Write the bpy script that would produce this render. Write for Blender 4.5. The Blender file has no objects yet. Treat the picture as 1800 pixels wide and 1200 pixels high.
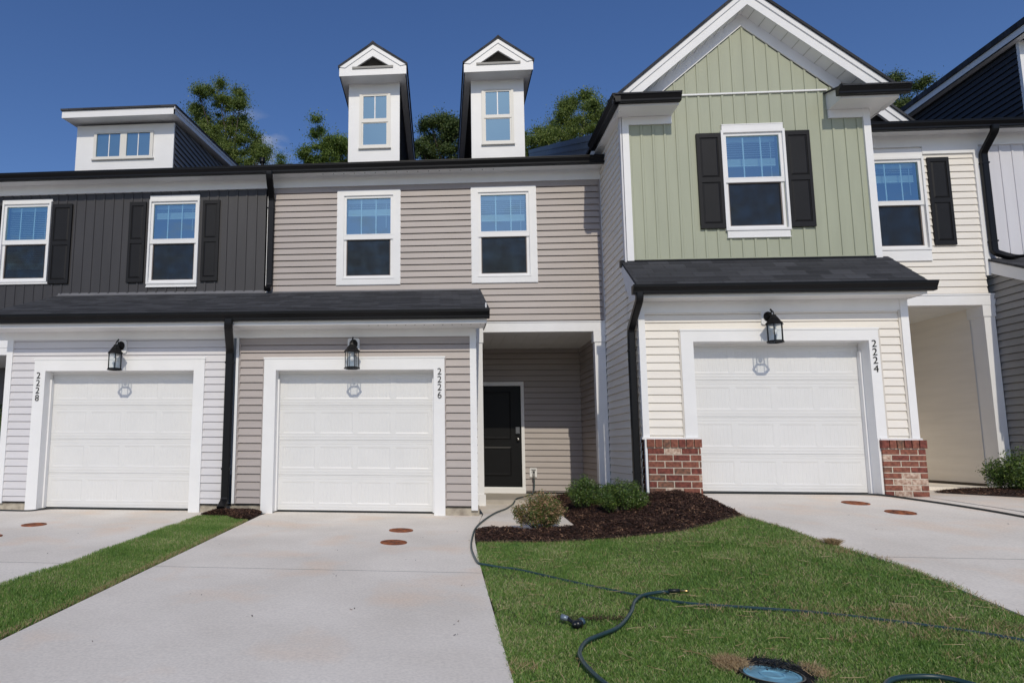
import bpy, math, random
import numpy as np
from mathutils import Vector, Matrix
random.seed(7); rng = np.random.default_rng(7)
S = bpy.context.scene
COL = S.collection
# ------------------------------------------------------------------ camera, light
cam = bpy.data.cameras.new('camera'); co = bpy.data.objects.new('camera', cam); COL.objects.link(co)
RT = Vector((0.9965293154, 0.0830927858, 0.0049912349))
DN = Vector((-0.0054447097, 0.1248952169, -0.9921549979))
FW = Vector((-0.0830643041, 0.9886843651, 0.1249141610))
M = Matrix.Identity(4)
for i in range(3):
    M[i][0] = RT[i]; M[i][1] = -DN[i]; M[i][2] = -FW[i]
M[2][3] = 0.938
co.matrix_world = M
cam.sensor_width = 36; cam.lens = 1159.5 / 1800 * 36
cam.shift_x = (900 - 677.6) / 1800; cam.shift_y = (641.5 - 600) / 1800
cam.clip_start = 0.05; cam.clip_end = 2000
S.camera = co
SUNV = Vector((-0.04, 1.0, -0.775)).normalized()
ELEV = math.asin(-SUNV.z); 
w = bpy.data.worlds.new("World"); S.world = w; w.use_nodes = True
wn = w.node_tree.nodes; wl = w.node_tree.links
sky = wn.new('ShaderNodeTexSky'); sky.sky_type = 'NISHITA'; sky.sun_disc = False
sky.sun_elevation = ELEV; sky.sun_rotation = math.atan2(-SUNV.x, -SUNV.y)
sky.altitude = 0; sky.air_density = 1.0; sky.dust_density = 0.6; sky.ozone_density = 3.5
bg = wn['Background']; bg.inputs[1].default_value = 0.105
hs = wn.new('ShaderNodeHueSaturation'); hs.inputs['Saturation'].default_value = 1.17; hs.inputs['Hue'].default_value = .511; hs.inputs['Value'].default_value = 1.28
wl.new(sky.outputs[0], hs.inputs['Color'])
# scattered low clouds
wt = wn.new('ShaderNodeTexCoord'); wm = wn.new('ShaderNodeMapping'); wm.inputs['Scale'].default_value = (1, 1, 2.2); wz = wn.new('ShaderNodeTexNoise')
CLOUD = (-.279, .871, .403)
wz.inputs['Scale'].default_value = 14; wz.inputs['Detail'].default_value = 9; wz.inputs['Roughness'].default_value = .58
wl.new(wt.outputs['Generated'], wm.inputs[0]); wl.new(wm.outputs[0], wz.inputs['Vector'])
sx = wn.new('ShaderNodeSeparateXYZ'); wl.new(wt.outputs['Generated'], sx.inputs[0])
me_ = wn.new('ShaderNodeMapRange'); me_.inputs[1].default_value = .40; me_.inputs[2].default_value = .22; me_.inputs[3].default_value = 0; me_.inputs[4].default_value = 1; wl.new(sx.outputs[2], me_.inputs[0])
mn_ = wn.new('ShaderNodeMapRange'); mn_.inputs[1].default_value = .50; mn_.inputs[2].default_value = .62; wl.new(wz.outputs[0], mn_.inputs[0])
mb_ = wn.new('ShaderNodeMapRange'); mb_.inputs[1].default_value = -.2; mb_.inputs[2].default_value = -.5; wl.new(sx.outputs[1], mb_.inputs[0])
m2_ = wn.new('ShaderNodeMath'); m2_.operation = 'MULTIPLY'; wl.new(me_.outputs[0], m2_.inputs[0]); wl.new(mb_.outputs[0], m2_.inputs[1])
dd_ = wn.new('ShaderNodeVectorMath'); dd_.operation = 'DISTANCE'; dd_.inputs[1].default_value = CLOUD; wl.new(wt.outputs['Generated'], dd_.inputs[0])
m3_ = wn.new('ShaderNodeMapRange'); m3_.inputs[1].default_value = .075; m3_.inputs[2].default_value = .0; m3_.inputs[4].default_value = 1.0; wl.new(dd_.outputs['Value'], m3_.inputs[0])
m4_ = wn.new('ShaderNodeMath'); m4_.operation = 'MAXIMUM'; wl.new(m2_.outputs[0], m4_.inputs[0]); wl.new(m3_.outputs[0], m4_.inputs[1])
mu = wn.new('ShaderNodeMath'); mu.operation = 'MULTIPLY'; mu.use_clamp = True; wl.new(m4_.outputs[0], mu.inputs[0]); wl.new(mn_.outputs[0], mu.inputs[1])
cm = wn.new('ShaderNodeMix'); cm.data_type = 'RGBA'; cm.inputs[7].default_value = (6.5, 6.6, 6.9, 1)
wl.new(mu.outputs[0], cm.inputs[0]); wl.new(hs.outputs[0], cm.inputs[6]); wl.new(cm.outputs[2], bg.inputs[0])
sl = bpy.data.lights.new('sun', 'SUN'); sl.energy = 2.6; sl.angle = math.radians(0.5); sl.color = (1, .915, .76)
so = bpy.data.objects.new('sun', sl); COL.objects.link(so)
so.rotation_euler = SUNV.to_track_quat('-Z', 'Y').to_euler()
so.location = (0, -10, 20)
S.view_settings.view_transform = 'Standard'; S.view_settings.look = 'None'
S.view_settings.exposure = -0.32; S.view_settings.gamma = 1

# ------------------------------------------------------------------ materials
def newmat(name):
    m = bpy.data.materials.new(name); m.use_nodes = True
    return m, m.node_tree.nodes, m.node_tree.links, m.node_tree.nodes['Principled BSDF']
def mat(name, col, rough=.5, var=.06, scale=(3, 3, 3), bump=0, bscale=(40, 40, 40), metal=0, spec=.5, col2=None, detail=4):
    m, n, l, p = newmat(name)
    p.inputs['Roughness'].default_value = rough; p.inputs['Metallic'].default_value = metal
    p.inputs['Specular IOR Level'].default_value = spec
    tc = n.new('ShaderNodeTexCoord')
    mp = n.new('ShaderNodeMapping'); mp.inputs['Scale'].default_value = scale
    nz = n.new('ShaderNodeTexNoise'); nz.inputs['Scale'].default_value = 1; nz.inputs['Detail'].default_value = detail
    l.new(tc.outputs['Object'], mp.inputs[0]); l.new(mp.outputs[0], nz.inputs['Vector'])
    cr = n.new('ShaderNodeMix'); cr.data_type = 'RGBA'
    c1 = [c * (1 - var) for c in col]; c2 = [min(1, c * (1 + var)) for c in (col2 or col)]
    cr.inputs[6].default_value = (*c1, 1); cr.inputs[7].default_value = (*c2, 1)
    mr = n.new('ShaderNodeMapRange'); mr.inputs[1].default_value = .35; mr.inputs[2].default_value = .65
    l.new(nz.outputs[0], mr.inputs[0]); l.new(mr.outputs[0], cr.inputs[0]); l.new(cr.outputs[2], p.inputs['Base Color'])
    if bump:
        mp2 = n.new('ShaderNodeMapping'); mp2.inputs['Scale'].default_value = bscale
        nb = n.new('ShaderNodeTexNoise'); nb.inputs['Scale'].default_value = 1; nb.inputs['Detail'].default_value = 3
        bm = n.new('ShaderNodeBump'); bm.inputs['Strength'].default_value = bump; bm.inputs['Distance'].default_value = .004
        l.new(tc.outputs['Object'], mp2.inputs[0]); l.new(mp2.outputs[0], nb.inputs['Vector'])
        l.new(nb.outputs[0], bm.inputs['Height']); l.new(bm.outputs[0], p.inputs['Normal'])
    return m
GR = (4, 4, 130)
WHITE = mat('white_trim', (.85, .85, .85), .45, .02, bump=.05, bscale=(8, 8, 60))
DOORW = mat('garage_door_paint', (.74, .74, .735), .42, .015, bump=.05, bscale=(60, 60, 12))
SOFF = mat('soffit_vinyl', (.74, .74, .72), .5, .03)
TAUPE = mat('taupe_vinyl', (.40, .355, .335), .5, .05, (1, 1, 9), .15, GR)
TAUPE2 = mat('taupe_frame_vinyl', (.34, .30, .285), .5, .03)
LGREY = mat('light_grey_vinyl', (.67, .655, .67), .5, .03, (1, 1, 9), .12, GR)
CREAM = mat('cream_vinyl', (.84, .795, .725), .5, .03, (1, 1, 9), .12, GR)
GREEN = mat('sage_vinyl', (.385, .41, .305), .5, .04, (5, 5, .8), .15, (130, 130, 4))
CHAR = mat('charcoal_vinyl', (.042, .040, .043), .5, .08, (5, 5, .8), .15, (130, 130, 4))
SLATE = mat('slate_vinyl', (.19, .18, .175), .5, .05, (1, 1, 9), .1, GR)
NAVY = mat('navy_vinyl', (.034, .034, .038), .55, .06, (1, 1, 9), .1, GR)
MGREY = mat('mid_grey_vinyl', (.27, .265, .26), .5, .04, (1, 1, 9), .12, GR)
PALEB = mat('pale_vinyl', (.66, .655, .69), .5, .03, (5, 5, .8), .12, (130, 130, 4))
BLACKM = mat('black_metal', (.006, .006, .007), .35, .1, spec=.25)
SHUT = mat('black_shutter_vinyl', (.011, .011, .0125), .5, .1, spec=.25, bump=.15, bscale=(90, 90, 8))
DOORB = mat('black_door_paint', (.006, .006, .0065), .45, .1, spec=.2, bump=.1, bscale=(60, 60, 8))
FOUND = mat('foundation_concrete', (.36, .31, .25), .9, .22, (9, 9, 9), .5, (50, 50, 50), col2=(.40, .36, .29))
DARKIN = mat('dark_interior', (.10, .095, .09), .9, .05)
CHROME = mat('chrome', (.6, .6, .6), .15, .02, metal=1)
BRASS = mat('brass', (.55, .40, .18), .3, .05, metal=1)
BULB = mat('white_bulb', (.8, .8, .8), .3, .01)
BLIND = mat('white_blind', (.75, .77, .76), .5, .02)
SCREENF = mat('screen_frame_bronze', (.23, .19, .17), .5, .05)
HOSE = mat('dark_teal_hose', (.022, .055, .062), .38, .15, (20, 20, 20))
HOSEB = mat('black_rubber', (.012, .016, .017), .45, .1)
RUBG = mat('grey_fitting', (.25, .25, .25), .4, .1)
BLUE = mat('sky_blue_plastic', (.16, .36, .47), .75, .22, (14, 14, 14), .2, (80, 80, 80))
BLKPL = mat('black_plastic', (.010, .012, .014), .3, .2)
BARK = mat('bark', (.11, .085, .07), .9, .3, (6, 6, 2), .6, (30, 30, 6))
BARKP = mat('pale_bark', (.30, .27, .25), .9, .25, (6, 6, 2), .5, (30, 30, 6))
ASPH = mat('asphalt', (.05, .05, .05), .95, .2, (3, 3, 3))
SOIL = mat('dark_soil', (.050, .040, .028), .98, .35, (7, 7, 7), .8, (40, 40, 40))
MORTAR = mat('mortar', (.62, .56, .47), .95, .12, (30, 30, 30), .5, (90, 90, 90))
BR = [mat('brick_' + n, c, .9, v, (25, 25, 25), .6, (70, 70, 70), col2=c2) for n, c, c2, v in (
    ('red', (.19, .066, .045), (.25, .092, .060), .15), ('deep_red', (.14, .042, .032), (.20, .058, .042), .2),
    ('brown', (.13, .075, .055), (.24, .11, .07), .2), ('blush', (.38, .22, .16), (.56, .44, .35), .15))]

def concrete():
    m, n, l, p = newmat('broom_concrete'); p.inputs['Roughness'].default_value = .88
    p.inputs['Specular IOR Level'].default_value = .3
    tc = n.new('ShaderNodeTexCoord')
    def nz(sc, det, vec=None):
        q = n.new('ShaderNodeTexNoise'); q.inputs['Scale'].default_value = sc; q.inputs['Detail'].default_value = det
        l.new(vec or tc.outputs['Object'], q.inputs['Vector']); return q
    a = nz(1.1, 8); b = nz(55, 3); c = nz(1.3, 6)
    mp = n.new('ShaderNodeMapping'); mp.inputs['Scale'].default_value = (3, 300, 3); l.new(tc.outputs['Object'], mp.inputs[0])
    d = nz(1, 2, mp.outputs[0])
    cr = n.new('ShaderNodeValToRGB'); e = cr.color_ramp.elements
    e[0].position = .3; e[0].color = (.74, .68, .595, 1); e[1].position = .7; e[1].color = (.87, .81, .72, 1)
    l.new(a.outputs[0], cr.inputs[0])
    # faint rusty water stains
    r2 = n.new('ShaderNodeMapRange'); r2.inputs[1].default_value = .52; r2.inputs[2].default_value = .72; r2.inputs[4].default_value = .65
    l.new(c.outputs[0], r2.inputs[0])
    mx = n.new('ShaderNodeMix'); mx.data_type = 'RGBA'; mx.inputs[7].default_value = (.84, .66, .50, 1)
    l.new(r2.outputs[0], mx.inputs[0]); l.new(cr.outputs[0], mx.inputs[6])
    r3 = n.new('ShaderNodeMapRange'); r3.inputs[1].default_value = .3; r3.inputs[2].default_value = .7; r3.inputs[3].default_value = .90; r3.inputs[4].default_value = 1.06
    l.new(b.outputs[0], r3.inputs[0])
    mm = n.new('ShaderNodeMix'); mm.data_type = 'RGBA'; mm.blend_type = 'MULTIPLY'; mm.inputs[0].default_value = 1
    l.new(mx.outputs[2], mm.inputs[6]); l.new(r3.outputs[0], mm.inputs[7]); l.new(mm.outputs[2], p.inputs['Base Color'])
    bm = n.new('ShaderNodeBump'); bm.inputs['Strength'].default_value = .35; bm.inputs['Distance'].default_value = .003
    l.new(d.outputs[0], bm.inputs['Height']); l.new(bm.outputs[0], p.inputs['Normal'])
    return m
CONC = concrete()

def shingles():
    m, n, l, p = newmat('asphalt_shingles'); p.inputs['Roughness'].default_value = .85
    tc = n.new('ShaderNodeTexCoord'); br = n.new('ShaderNodeTexBrick')
    mp = n.new('ShaderNodeMapping'); mp.inputs['Rotation'].default_value = (0, 0, 0)
    l.new(tc.outputs['Object'], mp.inputs[0]); l.new(mp.outputs[0], br.inputs['Vector'])
    br.offset = .37; br.squash = 1
    br.inputs['Scale'].default_value = 1; br.inputs['Brick Width'].default_value = .31; br.inputs['Row Height'].default_value = .135
    br.inputs['Mortar Size'].default_value = .006; br.inputs['Mortar Smooth'].default_value = .3
    br.inputs['Color1'].default_value = (.022, .023, .027, 1); br.inputs['Color2'].default_value = (.056, .058, .066, 1)
    br.inputs['Mortar'].default_value = (.018, .018, .02, 1)
    nz = n.new('ShaderNodeTexNoise'); nz.inputs['Scale'].default_value = 260; nz.inputs['Detail'].default_value = 2
    l.new(tc.outputs['Object'], nz.inputs['Vector'])
    mr = n.new('ShaderNodeMapRange'); mr.inputs[1].default_value = .3; mr.inputs[2].default_value = .7; mr.inputs[3].default_value = .5; mr.inputs[4].default_value = 1.6
    l.new(nz.outputs[0], mr.inputs[0])
    mm = n.new('ShaderNodeMix'); mm.data_type = 'RGBA'; mm.blend_type = 'MULTIPLY'; mm.inputs[0].default_value = 1
    l.new(br.outputs[0], mm.inputs[6]); l.new(mr.outputs[0], mm.inputs[7]); l.new(mm.outputs[2], p.inputs['Base Color'])
    bm = n.new('ShaderNodeBump'); bm.inputs['Strength'].default_value = .6; bm.inputs['Distance'].default_value = .006
    l.new(nz.outputs[0], bm.inputs['Height']); l.new(bm.outputs[0], p.inputs['Normal'])
    return m
SHING = shingles()

def rust():
    m, n, l, p = newmat('rusted_iron'); p.inputs['Roughness'].default_value = .85
    tc = n.new('ShaderNodeTexCoord'); nz = n.new('ShaderNodeTexNoise'); nz.inputs['Scale'].default_value = 14; nz.inputs['Detail'].default_value = 6
    l.new(tc.outputs['Object'], nz.inputs['Vector'])
    cr = n.new('ShaderNodeValToRGB'); e = cr.color_ramp.elements
    e[0].position = .35; e[0].color = (.10, .028, .012, 1); e[1].position = .65; e[1].color = (.42, .12, .03, 1)
    l.new(nz.outputs[0], cr.inputs[0]); l.new(cr.outputs[0], p.inputs['Base Color'])
    return m
RUST = rust()

def glassmat(name, gfac, gcol, tcol, rough=0.0):
    m = bpy.data.materials.new(name); m.use_nodes = True; n = m.node_tree.nodes; l = m.node_tree.links
    n.remove(n['Principled BSDF']); out = n['Material Output']
    g = n.new('ShaderNodeBsdfGlossy'); g.inputs['Color'].default_value = (*gcol, 1); g.inputs['Roughness'].default_value = rough
    t = n.new('ShaderNodeBsdfTransparent'); t.inputs['Color'].default_value = (*tcol, 1)
    mx = n.new('ShaderNodeMixShader'); mx.inputs[0].default_value = gfac
    # slight unevenness of the float glass
    tc = n.new('ShaderNodeTexCoord'); nz = n.new('ShaderNodeTexNoise'); nz.inputs['Scale'].default_value = 1.6
    bm = n.new('ShaderNodeBump'); bm.inputs['Strength'].default_value = .05; bm.inputs['Distance'].default_value = .02
    l.new(tc.outputs['Object'], nz.inputs['Vector']); l.new(nz.outputs[0], bm.inputs['Height']); l.new(bm.outputs[0], g.inputs['Normal'])
    l.new(t.outputs[0], mx.inputs[1]); l.new(g.outputs[0], mx.inputs[2]); l.new(mx.outputs[0], out.inputs[0])
    return m
PANE = glassmat('coated_window_glass', .38, (.55, .82, .97), (.58, .78, .80))
LGLASS = glassmat('clear_lantern_glass', .08, (1, 1, 1), (.93, .95, .95))
def screenmat():
    m = bpy.data.materials.new('insect_screen'); m.use_nodes = True; n = m.node_tree.nodes; l = m.node_tree.links
    p = n['Principled BSDF']; p.inputs['Base Color'].default_value = (.026, .028, .031, 1); p.inputs['Roughness'].default_value = .8; p.inputs['Specular IOR Level'].default_value = .1
    t = n.new('ShaderNodeBsdfTransparent'); mx = n.new('ShaderNodeMixShader')
    tc = n.new('ShaderNodeTexCoord'); nz = n.new('ShaderNodeTexNoise'); nz.inputs['Scale'].default_value = 5; nz.inputs['Detail'].default_value = 2
    mr = n.new('ShaderNodeMapRange'); mr.inputs[1].default_value = .35; mr.inputs[2].default_value = .65; mr.inputs[3].default_value = .62; mr.inputs[4].default_value = .76
    l.new(tc.outputs['Object'], nz.inputs['Vector']); l.new(nz.outputs[0], mr.inputs[0]); l.new(mr.outputs[0], mx.inputs[0])
    l.new(t.outputs[0], mx.inputs[1]); l.new(p.outputs[0], mx.inputs[2]); l.new(mx.outputs[0], n['Material Output'].inputs[0])
    return m
SCREEN = screenmat()

def leafmat(name, stops, trans=.25, rough=.5, nscale=1.2):
    m, n, l, p = newmat(name); p.inputs['Roughness'].default_value = rough
    g = n.new('ShaderNodeNewGeometry'); cr = n.new('ShaderNodeValToRGB')
    tc = n.new('ShaderNodeTexCoord'); nz = n.new('ShaderNodeTexNoise'); nz.inputs['Scale'].default_value = nscale; nz.inputs['Detail'].default_value = 4
    l.new(tc.outputs['Object'], nz.inputs['Vector'])
    mr = n.new('ShaderNodeMapRange'); mr.inputs[1].default_value = .3; mr.inputs[2].default_value = .7; mr.inputs[3].default_value = -.2; mr.inputs[4].default_value = .2
    l.new(nz.outputs[0], mr.inputs[0])
    ad = n.new('ShaderNodeMath'); ad.operation = 'ADD'
    l.new(g.outputs['Random Per Island'], ad.inputs[0]); l.new(mr.outputs[0], ad.inputs[1]); l.new(ad.outputs[0], cr.inputs[0])
    e = cr.color_ramp.elements
    e[0].position = stops[0][0]; e[0].color = (*stops[0][1], 1); e[1].position = stops[-1][0]; e[1].color = (*stops[-1][1], 1)
    for s in stops[1:-1]:
        x = e.new(s[0]); x.color = (*s[1], 1)
    l.new(cr.outputs[0], p.inputs['Base Color'])
    if trans:
        tr = n.new('ShaderNodeBsdfTranslucent'); mx = n.new('ShaderNodeMixShader'); mx.inputs[0].default_value = trans
        l.new(cr.outputs[0], tr.inputs['Color']); l.new(p.outputs[0], mx.inputs[1]); l.new(tr.outputs[0], mx.inputs[2])
        l.new(mx.outputs[0], n['Material Output'].inputs[0])
    return m
LEAF1 = leafmat('tree_leaves', [(0, (.075, .120, .028)), (.5, (.17, .24, .050)), (1, (.32, .38, .09))], .45)
LEAFD = leafmat('dark_tree_leaves', [(0, (.045, .078, .026)), (.5, (.10, .155, .042)), (1, (.19, .24, .065))], .4)
LEAFY = leafmat('bright_tree_leaves', [(0, (.080, .140, .030)), (.5, (.18, .27, .052)), (1, (.33, .42, .10))], .45)
BUSHG = leafmat('boxwood_leaves', [(0, (.028, .065, .014)), (.45, (.065, .125, .026)), (1, (.18, .25, .05))], .15, .4, 6)
BUSHB = leafmat('scorched_leaves', [(0, (.07, .12, .025)), (.42, (.15, .19, .045)), (.62, (.33, .20, .09)), (1, (.50, .31, .20))], .15, .6, 6)
GRASSM = leafmat('grass_blades', [(0, (.085, .185, .034)), (.42, (.160, .295, .054)), (.76, (.26, .40, .09)), (.90, (.39, .42, .17)), (1, (.56, .49, .29))], .25, .5, 2.0)
STRAW = leafmat('dry_grass', [(0, (.26, .17, .08)), (.5, (.42, .30, .16)), (1, (.56, .43, .26))], .15, .7, 6)
MULCHM = leafmat('mulch_chips', [(0, (.020, .009, .006)), (.5, (.052, .022, .014)), (.86, (.10, .045, .028)), (1, (.30, .17, .10))], 0, .9, 5)
MULCHB = mat('mulch_ground', (.030, .014, .009), .95, .4, (14, 14, 14), 1, (60, 60, 60))
LAWNB = mat('lawn_soil', (.055, .065, .020), .98, .35, (5, 5, 5), .6, (50, 50, 50))

# ------------------------------------------------------------------ mesh helpers
SPLIT = {'corner_trim', 'soffit', 'siding_channel', 'starter_strip', 'foundation', 'flashing', 'gutter', 'dormer_pane', 'dormer_muntin', 'return_roof', 'side_trim', 'muntin', 'rake_board', 'bolt', 'side_wall', 'soffit_groove'}
class MB:
    def __init__(s): s.v = []; s.f = []; s.m = []; s.c = []
    def groups(s):
        bb = []
        for v0, v1, f0, f1 in s.c:
            a = np.array(s.v[v0:v1]); bb.append((a.min(0) - .006, a.max(0) + .006))
        par = list(range(len(bb)))
        def find(i):
            while par[i] != i: i = par[i]
            return i
        for i in range(len(bb)):
            for j in range(i):
                if (bb[i][0] <= bb[j][1]).all() and (bb[j][0] <= bb[i][1]).all(): par[find(i)] = find(j)
        out = {}
        for i, (v0, v1, f0, f1) in enumerate(s.c):
            g = out.setdefault(find(i), MB()); b = len(g.v); g.v += s.v[v0:v1]
            g.f += [tuple(k - v0 + b for k in f) for f in s.f[f0:f1]]; g.m += s.m[f0:f1]; g.c.append((b, len(g.v), 0, 0))
        return list(out.values()) if len(out) > 1 else [s]
    def add(s, vs, fs, mi=0):
        if vs: s.c.append((len(s.v), len(s.v) + len(vs), len(s.f), len(s.f) + len(fs)))
        b = len(s.v); s.v += [tuple(x) for x in vs]
        for f in fs: s.f.append(tuple(b + i for i in f)); s.m.append(mi)
        return s
    def box(s, x0, x1, y0, y1, z0, z1, mi=0):
        return s.add([(x0, y0, z0), (x1, y0, z0), (x1, y1, z0), (x0, y1, z0), (x0, y0, z1), (x1, y0, z1), (x1, y1, z1), (x0, y1, z1)],
                     [(0, 3, 2, 1), (4, 5, 6, 7), (0, 1, 5, 4), (1, 2, 6, 5), (2, 3, 7, 6), (3, 0, 4, 7)], mi)
    def prism(s, pts, axis, a, b, mi=0):
        """pts: polygon in the two other axes (ordered), extruded along axis from a to b"""
        def P(p, t):
            if axis == 'x': return (t, p[0], p[1])
            if axis == 'y': return (p[0], t, p[1])
            return (p[0], p[1], t)
        n = len(pts)
        vs = [P(p, a) for p in pts] + [P(p, b) for p in pts]
        fs = [tuple(range(n))[::-1], tuple(range(n, 2 * n))] + [(i, (i + 1) % n, n + (i + 1) % n, n + i) for i in range(n)]
        return s.add(vs, fs, mi)
    def tube(s, path, r, seg=8, mi=0, r1=None, cap=True):
        path = [Vector(p) for p in path]; n = len(path); rings = []
        up = Vector((0, 0, 1))
        prev = None
        for i, p in enumerate(path):
            t = (path[min(i + 1, n - 1)] - path[max(i - 1, 0)])
            t = t.normalized() if t.length > 1e-9 else Vector((0, 0, 1))
            if prev is None:
                a = t.cross(up if abs(t.z) < .95 else Vector((1, 0, 0))).normalized()
            else:
                a = (prev - t * prev.dot(t)).normalized()
            prev = a; b = t.cross(a)
            rr = r if r1 is None else r + (r1 - r) * i / (n - 1)
            rings.append([p + (a * math.cos(k * 2 * math.pi / seg) + b * math.sin(k * 2 * math.pi / seg)) * rr for k in range(seg)])
        vs = [q for g in rings for q in g]
        fs = [(i * seg + k, i * seg + (k + 1) % seg, (i + 1) * seg + (k + 1) % seg, (i + 1) * seg + k) for i in range(n - 1) for k in range(seg)]
        if cap: fs += [tuple(range(seg))[::-1], tuple((n - 1) * seg + k for k in range(seg))]
        return s.add(vs, fs, mi)
    def rtube(s, path, w, d, side=(1, 0, 0), mi=0, bev=.012):
        path = [Vector(p) for p in path]; n = len(path); a = Vector(side); rings = []
        hw, hd = w / 2, d / 2
        prof = [(-hw + bev, -hd), (hw - bev, -hd), (hw, -hd + bev), (hw, hd - bev), (hw - bev, hd), (-hw + bev, hd), (-hw, hd - bev), (-hw, -hd + bev)]
        for i, p in enumerate(path):
            t1 = (path[i] - path[i - 1]).normalized() if i else None
            t2 = (path[i + 1] - path[i]).normalized() if i < n - 1 else None
            t = ((t1 or t2) + (t2 or t1)).normalized()
            c = t.dot(t1 or t2)
            aa = (a - t * a.dot(t)).normalized(); b = t.cross(aa)
            k = 1 / max(.5, c)
            rings.append([p + aa * q[0] + b * q[1] * k for q in prof])
        m = len(prof); vs = [q for g in rings for q in g]
        fs = [(i * m + k, i * m + (k + 1) % m, (i + 1) * m + (k + 1) % m, (i + 1) * m + k) for i in range(n - 1) for k in range(m)]
        fs += [tuple(range(m))[::-1], tuple((n - 1) * m + k for k in range(m))]
        return s.add(vs, fs, mi)
    def lathe(s, prof, seg, origin=(0, 0, 0), mi=0, rot=0, cap=True):
        o = Vector(origin); m = len(prof); vs = []
        for r, z in prof:
            for k in range(seg):
                t = rot + k * 2 * math.pi / seg
                vs.append((o.x + r * math.cos(t), o.y + r * math.sin(t), o.z + z))
        fs = [(i * seg + k, i * seg + (k + 1) % seg, (i + 1) * seg + (k + 1) % seg, (i + 1) * seg + k) for i in range(m - 1) for k in range(seg)]
        if cap: fs += [tuple(range(seg))[::-1], tuple((m - 1) * seg + k for k in range(seg))]
        return s.add(vs, fs, mi)
    def build(s, name, mats, parent=None, smooth=False):
        if name in SPLIT and not isinstance(mats, list):
            gs = s.groups()
            if len(gs) > 1:
                obs = []
                for g in gs: g.c = []; obs.append(g.build(name, mats, parent, smooth))
                return obs[0]
        me = bpy.data.meshes.new(name); me.from_pydata(s.v, [], s.f); me.update()
        mats = mats if isinstance(mats, list) else [mats]
        for m in mats: me.materials.append(m)
        if len(mats) > 1: me.polygons.foreach_set('material_index', s.m)
        if smooth: me.polygons.foreach_set('use_smooth', [True] * len(me.polygons))
        o = bpy.data.objects.new(name, me); COL.objects.link(o)
        if parent is not None: attach(o, parent)
        return o
def attach(o, parent):
    """child built in world coordinates under an Empty (or under a part already offset)"""
    o.parent = parent
    if parent.type == 'EMPTY' and parent.get('world'): o.location = -parent.location
def thing(name, label, cat, loc=(0, 0, 0), group=None, world=True):
    o = bpy.data.objects.new(name, None); COL.objects.link(o); o.location = loc
    o.empty_display_size = .2
    o['label'] = label; o['category'] = cat
    if group: o['group'] = group
    if world: o['world'] = 1
    return o
def tag(o, label=None, cat=None, group=None, kind=None):
    if label: o['label'] = label
    if cat: o['category'] = cat
    if group: o['group'] = group
    if kind: o['kind'] = kind
    return o
def struct(name, mb, m): return tag(mb.build(name, m), kind='structure')

def clip(poly, reg):
    """clip polygon by convex counter-clockwise region"""
    out = poly
    for i in range(len(reg)):
        ax, ay = reg[i]; bx, by = reg[(i + 1) % len(reg)]
        inp = out; out = []
        if not inp: return []
        sd = lambda p: (bx - ax) * (p[1] - ay) - (by - ay) * (p[0] - ax)
        for j in range(len(inp)):
            p, q = inp[j - 1], inp[j]; sp, sq = sd(p), sd(q)
            if (sp >= -1e-9) != (sq >= -1e-9):
                t = sp / (sp - sq); out.append((p[0] + (q[0] - p[0]) * t, p[1] + (q[1] - p[1]) * t))
            if sq >= -1e-9: out.append(q)
    return out
def cutspans(a, b, cuts):
    sp = [(a, b)]
    for c, d in cuts:
        nsp = []
        for x, y in sp:
            if d <= x or c >= y: nsp.append((x, y)); continue
            if c > x: nsp.append((x, c))
            if d < y: nsp.append((d, y))
        sp = nsp
    return [(x, y) for x, y in sp if y - x > 1e-4]
def lap(mb, org, u, n, reg, holes=(), zref=0, e=.1143, butt=.023):
    org = Vector(org); u = Vector(u); n = Vector(n); slot = .015 if butt > .018 else .010 if butt > .01 else .001
    us = [p[0] for p in reg]; zs = [p[1] for p in reg]; u0, u1, z0, z1 = min(us), max(us), min(zs), max(zs)
    k = math.floor((z0 - zref) / e)
    while zref + k * e < z1:
        a = zref + k * e; b = a + e; k += 1
        kk = a + .90 * e
        cuts = sorted({a, kk, b} | {h for H in holes for h in H[2:4] if a < h < b})
        for c, d in zip(cuts, cuts[1:]):
            hs = [(H[0], H[1]) for H in holes if H[2] < d - 1e-6 and H[3] > c + 1e-6]
            for s, t in cutspans(u0, u1, hs):
                pl = clip([(s, c), (t, c), (t, d), (s, d)], reg)
                if len(pl) < 3: continue
                P = lambda q, pr: org + u * q[0] + n * pr + Vector((0, 0, q[1]))
                mb.add([P(q, (.003 + (butt - .001) * (1 - (q[1] - a) / (kk - a))) if q[1] <= kk + 1e-9 else .003 - slot * (q[1] - kk) / (b - kk)) for q in pl], [tuple(range(len(pl)))])
                bot = [q for q in pl if abs(q[1] - a) < 1e-6]
                if len(bot) >= 2:
                    x0 = min(q[0] for q in bot); x1 = max(q[0] for q in bot)
                    mb.add([P((x0, a), .002 - slot), P((x1, a), .002 - slot), P((x1, a), .002 + butt), P((x0, a), .002 + butt)], [(0, 1, 2, 3)])
    return mb
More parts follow.
